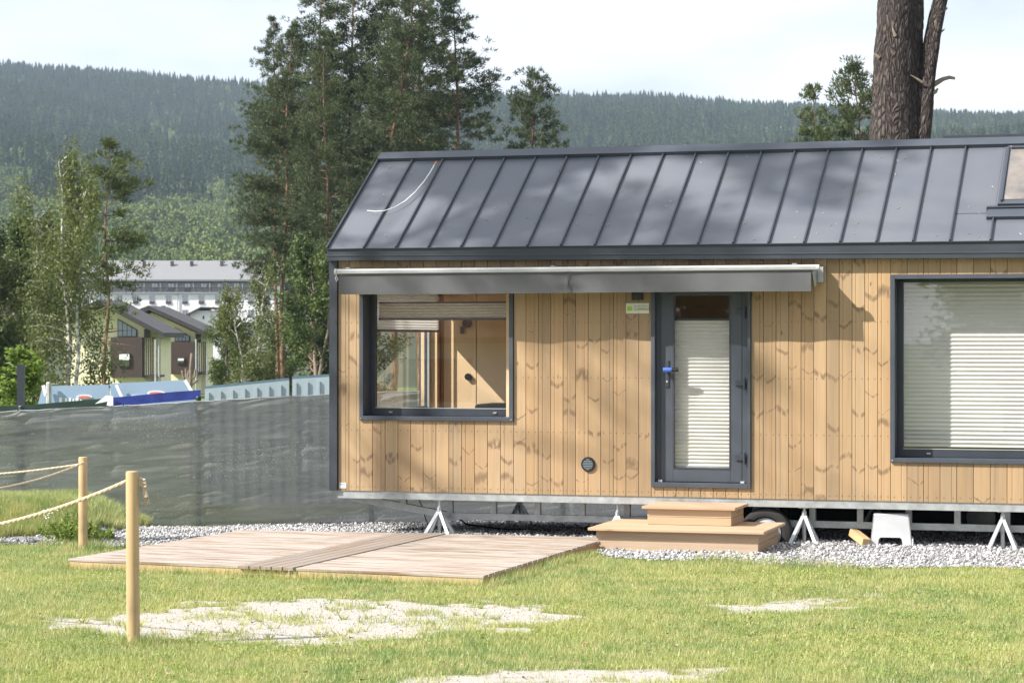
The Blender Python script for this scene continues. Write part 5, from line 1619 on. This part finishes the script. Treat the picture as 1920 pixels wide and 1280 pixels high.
# ------------------------------------------------------------------ shade fence
fa, fb = Vector((-9.5, 25.86, 0)), Vector((6.5, 32.58, 0))
fd = (fb - fa); flen = fd.length; fang = math.atan2(fd.y, fd.x)
fe = empty('shade_fence', fa, fang, 'long grey shade cloth fence sagging on green posts behind the deck', 'fence')
def ftop(s):
    x = fa.x + s * cos(fang); return np.interp(x, [-9.5, -6.0, -4.4, -3.4, -1.7, 0, 6.5], [1.25, 1.345, 1.41, 1.465, 1.535, 1.55, 1.55])
nx_, nz_ = 520, 110
S_, T_ = np.meshgrid(np.linspace(0, flen, nx_), np.linspace(0, 1, nz_))
zt = ftop(S_); zbm = -.25
sag = .02 * np.abs(np.sin(S_ * 1.35))
ZZ = zbm + (zt - sag * T_ - zbm) * T_
warp = S_ * .55 + 3 * vnoise(S_ * .3, T_ * 2, 8)
YY = .035 * (fbm(S_ * .35, T_ * 9 - S_ * .30, 31) - .5) * 2 + .02 * np.sin(S_ * .9) * T_ + .034 * (fbm(S_ * .9, T_ * 20 - S_ * .5, 33) - .5) * 2
rd = (1 - np.abs(2 * fbm(S_ * .55 + 5, T_ * 8.5 - S_ * .42, 203, 3) - 1)) ** 6 + .6 * (1 - np.abs(2 * fbm(S_ * .8 + 15, T_ * 15 - S_ * .62, 207, 3) - 1)) ** 8
YY = YY - .026 * rd
for px in (-180, 42, 205, 375, 560, 700, 1060, 1300):
    u = (px - CX) / F; t = (u * fa.y - fa.x) / (cos(fang) - u * sin(fang))
    YY = YY - .030 * np.exp(-((S_ - t) / .07) ** 2) + .03 * np.exp(-((S_ - t) / .45) ** 2)
V = np.stack([S_.ravel(), (YY - .03).ravel(), ZZ.ravel()], 1)
i = (np.arange(nx_ - 1)[None, :] + np.arange(nz_ - 1)[:, None] * nx_).ravel()
link('shade_cloth', np_mesh('shade_cloth', V, np.stack([i, i + 1, i + nx_ + 1, i + nx_], 1)), M['cloth'], fe, smooth=True)
for px in (-180, 42, 375, 700, 1060, 1300):
    u = (px - CX) / F
    # intersection of the view line with the fence line
    t = (u * fa.y - fa.x) / (cos(fang) - u * sin(fang))
    zt_ = float(ftop(t))
    MB().tube([(t, .07, -.4), (t, .07, zt_ + .03)], .032, 10).build('fence_post', M['green_post'], fe)
    MB().tube([(t, .07, zt_ + .031), (t, .07, zt_ + .045)], [.037, .03], 10).build('post_cap', M['green_post'], fe)
w = MB()
for a0 in np.arange(.2, flen - .4, .42):
    w.tube([(a0, -.04, ftop(a0) - .012), (a0 + .21, -.045, ftop(a0 + .2) - .02), (a0 + .40, -.04, ftop(a0 + .4) - .012)], .009, 5)
w.build('top_hem', M['galv'], fe)

# grey sheet-metal hoarding behind
def hoarding(px0, py0, px1, py1, Y, lab):
    a, b = P(px0, py0, Y), P(px1, py1, Y)
    e = empty('metal_hoarding', (a.x, Y, 0), 0, lab, 'fence', 'grey blue sheet metal hoarding panels behind the shade fence')
    w = b.x - a.x; n = max(2, int(w / .155))
    def top(x): return a.z + (b.z - a.z) * x / w
    MB().add([(0, 0, -.3), (w, 0, -.3), (w, 0, top(w)), (0, 0, top(0)), (0, .03, -.3), (w, .03, -.3), (w, .03, top(w)), (0, .03, top(0))],
             [(0, 1, 2, 3), (7, 6, 5, 4), (0, 3, 7, 4), (1, 5, 6, 2), (3, 2, 6, 7), (0, 4, 5, 1)]).build('sheet', M['sheet'], e)
    for k in range(n):
        x = (k + .2) * w / n
        MB().box(x, x + .03, -.022, -.001, -.3, top(x) - .05).build('rib', M['sheet'], e)
    MB().bar((0, .015, top(0) + .012), (w, .015, top(w) + .012), .05, .022).build('cap', M['sheet_cap'], e)
hoarding(384, 729, 542, 713, 33, 'left and lower panel of the grey blue sheet metal hoarding')
hoarding(548, 710.5, 700, 701, 33, 'right and higher panel of the grey blue sheet metal hoarding by the cabin corner')

# banners, tarp and odd posts beyond the fence
def quad_panel(name, pts, Y, th, mat, parent):
    q = [P(px, py, Y) for px, py in pts]
    o_ = Vector(parent.location)
    n = len(q); vs = [p - o_ for p in q] + [p - o_ + Vector((0, th, 0)) for p in q]
    fs = [tuple(range(n)), tuple(range(2 * n - 1, n - 1, -1))] + [(i, (i + 1) % n, n + (i + 1) % n, n + i) for i in range(n)]
    return MB().add(vs, fs).build(name, mat, parent)
def banner(pts, Y, lab, strut, letters, logo):
    e = empty('banner', (*px_xy(pts[0][0], Y), 0), 0, lab, 'banner', 'light blue advertising banners behind the fence')
    quad_panel('panel', pts, Y, .03, M['banner'], e)
    o_ = Vector(e.location)
    for (x0, y0, x1, y1) in strut:
        MB().bar(P(x0, y0, Y - .08) - o_, P(x1, y1, Y - .08) - o_, .05).build('strut', M['ban_white'], e)
    for k, (x0, y0, x1, y1) in enumerate(letters):
        quad_panel('letter', [(x0, y1), (x1, y1), (x1, y0), (x0, y0)], Y - .012, .01, M['ban_white'], e)
    if logo:
        cx_, cy_, rx, ry = logo
        quad_panel('logo', [(cx_ + rx * cos(t), cy_ + ry * sin(t)) for t in np.linspace(0, 2 * pi, 18, endpoint=False)], Y - .012, .01, M['ban_white'], e)
        quad_panel('logo', [(cx_ + rx * .8 * cos(t), cy_ + ry * .6 * sin(t)) for t in np.linspace(0, 2 * pi, 18, endpoint=False)], Y - .026, .01, M['ban_red'], e)
banner([(62, 790), (215, 790), (203, 721), (80, 724)], 38, 'left light blue banner partly hidden behind the birch trunk', [(90, 716, 90, 760), (86, 742, 81, 722)],
       [(111, 745, 116, 754), (122, 746, 126, 755), (129, 746, 133, 755), (136, 748, 139, 755), (142, 746, 147, 755), (150, 747, 154, 755)], (158, 744, 15, 4))
banner([(212, 790), (375, 790), (349, 712), (206, 719)], 38.5, 'right light blue banner with red and white oval logo above the blue tarpaulin', [(218, 721, 232, 752), (347, 712, 362, 738)],
       [(246, 741, 300, 743.5)], (293, 737, 17, 4.5))
tp = empty('blue_tarpaulin', (*px_xy(290, 31), 0), 0, 'strip of dark blue tarpaulin stretched along the top of the fence', 'tarpaulin')
quad_panel('sheet', [(208, 762), (376, 748), (376, 731), (330, 734), (212, 745)], 31, .02, M['tarp'], tp)
quad_panel('white_tie', [(200, 760), (212, 760), (212, 743), (203, 741)], 30.95, .02, M['ban_white'], tp)
tp2 = empty('dark_tarpaulin', (*px_xy(120, 31), 0), 0, 'strip of dark green tarpaulin along the fence top left of the blue one', 'tarpaulin')
quad_panel('sheet', [(-40, 785), (203, 765), (203, 746), (40, 760), (-40, 762)], 31.1, .02, M['green_post'], tp2)
quad_panel('white_tie', [(178, 757), (202, 752), (203, 742), (199, 741)], 31.0, .02, M['ban_white'], tp2)
o = MB().box(-.045, .045, -.045, .045, -.4, EYE - (683 - HY) / F * 30).build('dark_post', M['anth'], None); o.location = (*px_xy(39.5, 30), 0)
tag(o, 'dark square post standing behind the fence in front of the bright young maple', 'post')
o = MB().tube([(0, 0, -.4), (0, 0, EYE - (718 - HY) / F * 34)], .035, 8).build('grey_post', M['galv'], None); o.location = (*px_xy(92, 34), 0)
tag(o, 'short grey metal post in front of the left light blue banner', 'post')
o = MB().tube([(0, 0, -.4), (0, 0, EYE - (700 - HY) / F * 34)], .02, 8).build('fence_pole', M['galv'], None); o.location = (*px_xy(388, 90), 0)
tag(o, 'thin grey pole beside the right yellow house', 'pole')
pp = empty('pollarded_tree', (*px_xy(357, 60), -1.6), 0, 'bare pollarded tree with short upright stubs in front of the right yellow house', 'tree')
b = MB(); o_ = Vector(pp.location)
def q60(px, py, dy=0): return P(px, py, 60) - o_ + Vector((0, dy, 0))
b.tube([q60(357, 905), q60(356, 725), q60(357, 712)], [.06, .055, .05], 8)
b.build('trunk', M['bark_dead'], pp, smooth=True)
for pts in (((356, 722), (345, 712), (341, 694)), ((356, 718), (349, 706), (348, 690)), ((357, 712), (357, 690), (360, 662)), ((357, 716), (365, 706), (366, 692)), ((357, 718), (352, 704), (354, 694)), ((358, 722), (370, 712), (371, 698))):
    MB().tube([q60(*p) for p in pts], [.04, .035, .025 if pts[2][1] > 670 else .05], 6).build('branch', M['bark_dead'], pp, smooth=True)

# ------------------------------------------------------------------ grass
DECKP = np.array(DECK)
def on_gravel(x, y, m=0.0):
    return np.minimum(poly_sd(x, y, GRAVEL_R), poly_sd(x, y, GRAVEL_L)) + .22 * (fbm(x * 2.5, y * 2.5, 5) - .5) < m
def blades(n, xr, yr, hmin, hmax, keepf, seed, wid=.0055, name='grass'):
    r = np.random.default_rng(seed)
    x = r.uniform(*xr, n); y = r.uniform(*yr, n)
    k = np.abs(x) < .232 * y + .35
    x, y = x[k], y[k]
    k = keepf(x, y, r); x, y = x[k], y[k]
    n = len(x)
    tall = .55 + .9 * fbm(x * 1.1, y * 1.1, 55)
    h = r.uniform(hmin, hmax, n) * tall
    a = r.random(n) * 2 * pi; ln = h * r.uniform(.15, .75, n)
    z = gz(x, y) - .004
    w = wid * r.uniform(.6, 1.3, n); b = a + pi / 2 + r.normal(size=n) * .6
    dx, dy = np.cos(b) * w / 2, np.sin(b) * w / 2
    V = np.stack([np.stack([x - dx, y - dy, z], 1), np.stack([x + dx, y + dy, z], 1), np.stack([x + np.cos(a) * ln, y + np.sin(a) * ln, z + h], 1)], 1).reshape(-1, 3)
    return np_mesh(name, V, np.arange(3 * n).reshape(-1, 3))
def keep_lawn(x, y, r):
    k = ~on_gravel(x, y) & (poly_sd(x, y, DECK) > .0)
    b = bare(x, y)
    tuft = fbm(x * 3.1, y * 3.1, 61)
    k &= (r.random(len(x)) > np.clip((b - .12) * 1.9, 0, 1) * .985) | ((b > .3) & (tuft > .63) & (r.random(len(x)) < .5))
    dens = fbm(x * .9, y * .9, 71)
    k &= r.random(len(x)) < .55 + .6 * dens
    return k
o = link('grass', blades(1150000, (-6.2, 6.2), (13.4, 25.2), .018, .054, keep_lawn, 3, .006), M['grass'])
tag(o, 'short sunlit lawn grass with yellow and green patches', 'grass', kind='stuff')
def keep_bank(x, y, r):
    return (~on_gravel(x, y, -.05)) & (mound(x, y) > .004) & (y < 27.0)
o = link('bank_grass', blades(190000, (-7.5, -3.9), (24.3, 27.2), .06, .16, keep_bank, 4, .009, 'bank_grass'), M['grass'])
tag(o, 'longer grass growing on the bank in front of the fence at left', 'grass', kind='stuff')
# longer grass along the deck, posts and gravel edge
def keep_edge(x, y, r):
    d = poly_sd(x, y, DECK); g = np.minimum(poly_sd(x, y, GRAVEL_R), poly_sd(x, y, GRAVEL_L))
    dp = np.minimum(np.hypot(x - g1_.x, y - g1_.y), np.hypot(x - g2_.x, y - g2_.y))
    return ((d > 0) & (d < .14) & ~on_gravel(x, y)) | ((g > -.05) & (g < .08) & (d > .05) & (fbm(x * 2, y * 2, 12) > .5)) | ((dp < .2) & (dp > .05))
o = link('edge_grass', blades(700000, (-6, 6), (15, 25), .05, .12, keep_edge, 5, .006, 'edge_grass'), M['grass'])
tag(o, 'longer tufts of grass along the deck front, posts and gravel edge', 'grass', kind='stuff')

# weeds on the bank by the farther post
def weed(cx_, cy_, R, H, n, seed, label, leafm='weed', lf=.05):
    r = np.random.default_rng(seed)
    e = empty('weed_plant', (cx_, cy_, float(gz(cx_, cy_))), 0, label, 'plant', 'weeds growing round the farther post')
    b = MB(); C, D = [], []
    for k in range(n):
        a = r.random() * 2 * pi; q = R * r.random() ** .7; h = H * (.5 + .5 * r.random()) * (1 - .4 * q / R)
        p = [Vector((cos(a) * q * .5, sin(a) * q * .5, 0)), Vector((cos(a) * q * .8, sin(a) * q * .8, h * .55)), Vector((cos(a) * q * 1.1, sin(a) * q * 1.1, h))]
        b.tube(p, [.004, .003, .0015], 4, cap=False)
        for m in range(9):
            t = .15 + .85 * m / 9; i = 0 if t < .55 else 1
            c = p[i].lerp(p[i + 1], (t - .0) / .55 if i == 0 else (t - .55) / .45)
            for z in range(3):
                C.append(np.array(c)); D.append(rnd_unit(1, r)[0] + np.array([0, 0, .4]))
    C = np.array(C); D = np.array(D); D /= np.linalg.norm(D, axis=1)[:, None]
    V, Fc = leaves(C, D, lf * (.6 + .8 * r.random(len(C))), lf * .5 * (.6 + .8 * r.random(len(C))), r)
    b.build('stem', M['weed'], e)
    link('foliage', np_mesh('foliage', V, Fc), M[leafm], e)
for k, (px, Y, R, H, n, lab) in enumerate(((135, 24.2, .22, .42, 26, 'tallest leafy weed clump just left of the farther post'), (118, 24.6, .3, .25, 30, 'low weed clump with pale flowers left of the farther post'),
                                      (165, 24.3, .2, .26, 24, 'weed clump just right of the farther post'), (185, 24.6, .2, .18, 22, 'small weed tuft at the right end of the grassy bank'))):
    weed(*px_xy(px, Y), R, H, n, 60 + k, lab)
fl = MB()
r_ = random.Random(8)
for k in range(14):
    c = P(r_.uniform(80, 108), r_.uniform(952, 972), 24.5)
    fl.tube([c, c + Vector((0, 0, .006))], [.010, .007], 6)
tag(fl.build('white_flowers', M['ban_white']), 'tiny white flower heads in the weeds on the bank', 'flowers', kind='stuff')
# sparse broad-leaf tufts in the sand
def tufts():
    r = np.random.default_rng(77); C, D, Ln = [], [], []
    for k in range(150):
        px = r.uniform(120, 1100); py = r.uniform(1122, 1205)
        g = G(px, py)
        if bare(g[0:1], g[1:2])[0] < .3: continue
        m = int(r.integers(5, 26)); s = r.uniform(.02, .07)
        a = r.random(m) * 2 * pi; q = r.random(m) * s
        x = g[0] + np.cos(a) * q; y = g[1] + np.sin(a) * q
        C.append(np.stack([x, y, gz(x, y)], 1)); D.append(np.stack([np.cos(a) * .7, np.sin(a) * .7, np.full(m, 1.0)], 1)); Ln.append(r.uniform(.03, .075, m))
    C = np.vstack(C); D = np.vstack(D); D /= np.linalg.norm(D, axis=1)[:, None]; Ln = np.concatenate(Ln)
    V, Fc = leaves(C, D, Ln, Ln * .1 + .003, r)
    o = link('sand_tufts', np_mesh('sand_tufts', V, Fc), M['grass']); tag(o, 'thin grass tufts growing in the bare sandy patch', 'grass', kind='stuff')
tufts()

def clover():
    r = np.random.default_rng(91); n = 90000
    x = r.uniform(-5.5, 5.5, n); y = r.uniform(13.6, 23.5, n)
    k = (np.abs(x) < .232 * y + .3) & ~on_gravel(x, y) & (poly_sd(x, y, DECK) > .02) & (fbm(x * 1.7, y * 1.7, 101) > .57) & (bare(x, y) < .2)
    x, y = x[k], y[k]; n = len(x)
    C = np.stack([x, y, gz(x, y) + r.uniform(.008, .03, n)], 1)
    D = rnd_unit(n, r) + np.array([0, 0, .15]); D /= np.linalg.norm(D, axis=1)[:, None]
    V, Fc = leaves(C, D, r.uniform(.012, .022, n), r.uniform(.012, .02, n), r)
    o = link('clover', np_mesh('clover', V, Fc), M['weed']); tag(o, 'small broad clover leaves growing through the lawn', 'clover', kind='stuff')
    n = 1500
    x = r.uniform(-4.5, 4.5, n); y = r.uniform(13.6, 22, n)
    k = ~on_gravel(x, y) & (poly_sd(x, y, DECK) > .02); x, y = x[k], y[k]; n = len(x)
    C = np.stack([x, y, gz(x, y) + r.uniform(.012, .035, n)], 1); D = rnd_unit(n, r) * np.array([1, 1, .25]); D /= np.linalg.norm(D, axis=1)[:, None]
    V, Fc = leaves(C, D, r.uniform(.015, .05, n), r.uniform(.006, .018, n), r)
    o = link('dry_litter', np_mesh('dry_litter', V, Fc), simple('dry_leaf_litter', (.30, .21, .12), .8, var=.4, scale=3)); tag(o, 'dry leaf and twig bits lying in the lawn', 'litter', kind='stuff')
clover()

# ------------------------------------------------------------------ gravel stones
def stones(n, region, smin, smax, seed, name, label, mask=None):
    r = np.random.default_rng(seed)
    x = r.uniform(region[0], region[1], n); y = r.uniform(region[2], region[3], n)
    k = on_gravel(x, y, .03) & (np.abs(x) < .232 * y + .4) & ((poly_sd(x, y, DECK) > .0) | (poly_sd(x, y, DECK) < -.0) & False)
    k &= r.random(n) < np.interp(y - .3 * 0 + .3 * x, [25.8, 27.8], [1, .35])
    if mask: k = mask(x, y, r)
    x, y = x[k], y[k]; n = len(x)
    phi = (1 + sqrt(5)) / 2
    ico = np.array([(-1, phi, 0), (1, phi, 0), (-1, -phi, 0), (1, -phi, 0), (0, -1, phi), (0, 1, phi), (0, -1, -phi), (0, 1, -phi), (phi, 0, -1), (phi, 0, 1), (-phi, 0, -1), (-phi, 0, 1)]) / sqrt(1 + phi * phi)
    fi = np.array([(0, 11, 5), (0, 5, 1), (0, 1, 7), (0, 7, 10), (0, 10, 11), (1, 5, 9), (5, 11, 4), (11, 10, 2), (10, 7, 6), (7, 1, 8), (3, 9, 4), (3, 4, 2), (3, 2, 6), (3, 6, 8), (3, 8, 9), (4, 9, 5), (2, 4, 11), (6, 2, 10), (8, 6, 7), (9, 8, 1)])
    sz = smin + (smax - smin) * r.random(n) ** 1.8
    S = ico[None] * (sz / 2)[:, None, None] * r.uniform(.6, 1.15, (n, 12, 1)) * r.uniform(.6, 1.2, (n, 1, 3))
    a = r.random(n) * 2 * pi; b = r.normal(size=n) * .5
    ca, sa, cb, sb = np.cos(a)[:, None], np.sin(a)[:, None], np.cos(b)[:, None], np.sin(b)[:, None]
    X = S[..., 0] * ca - S[..., 1] * sa; Y = S[..., 0] * sa + S[..., 1] * ca; Z = S[..., 2] * .75
    Y2, Z2 = Y * cb - Z * sb, Y * sb + Z * cb
    zz = gz(x, y) + (.001 if mask else .012) + r.random(n) * (.002 if mask else .018)
    V = np.stack([X + x[:, None], Y2 + y[:, None], Z2 + zz[:, None]], 2).reshape(-1, 3)
    Fc = (fi[None] + (np.arange(n) * 12)[:, None, None]).reshape(-1, 3)
    o = link(name, np_mesh(name, V, Fc), M['stone']); tag(o, label, 'gravel', kind='stuff')
stones(78000, (-7, 6.5, 20.5, 29.5), .018, .050, 9, 'gravel_stones', 'pale grey crushed stone lying under and in front of the cabin')

stones(60000, (-4, 4.5, 13.8, 19.5), .006, .020, 19, 'sand_pebbles', 'tiny pebbles and crumbs lying in the bare sandy patches', lambda x, y, r: r.random(len(x)) < (bare(x, y) - .3) * .28)

# ------------------------------------------------------------------ air
hz = MB().box(-3400, 3400, -400, 3450, -1.4, 420).build('haze', None)
t = NT('haze_air')
pv = t.n('VolumePrincipled'); pv.inputs['Color'].default_value = (.62, .78, 1.0, 1); pv.inputs['Density'].default_value = .00013; pv.inputs['Anisotropy'].default_value = .2
t.put(t.out.inputs['Volume'], pv.outputs[0])
hz.data.materials.append(t.mat); hz['kind'] = 'stuff'
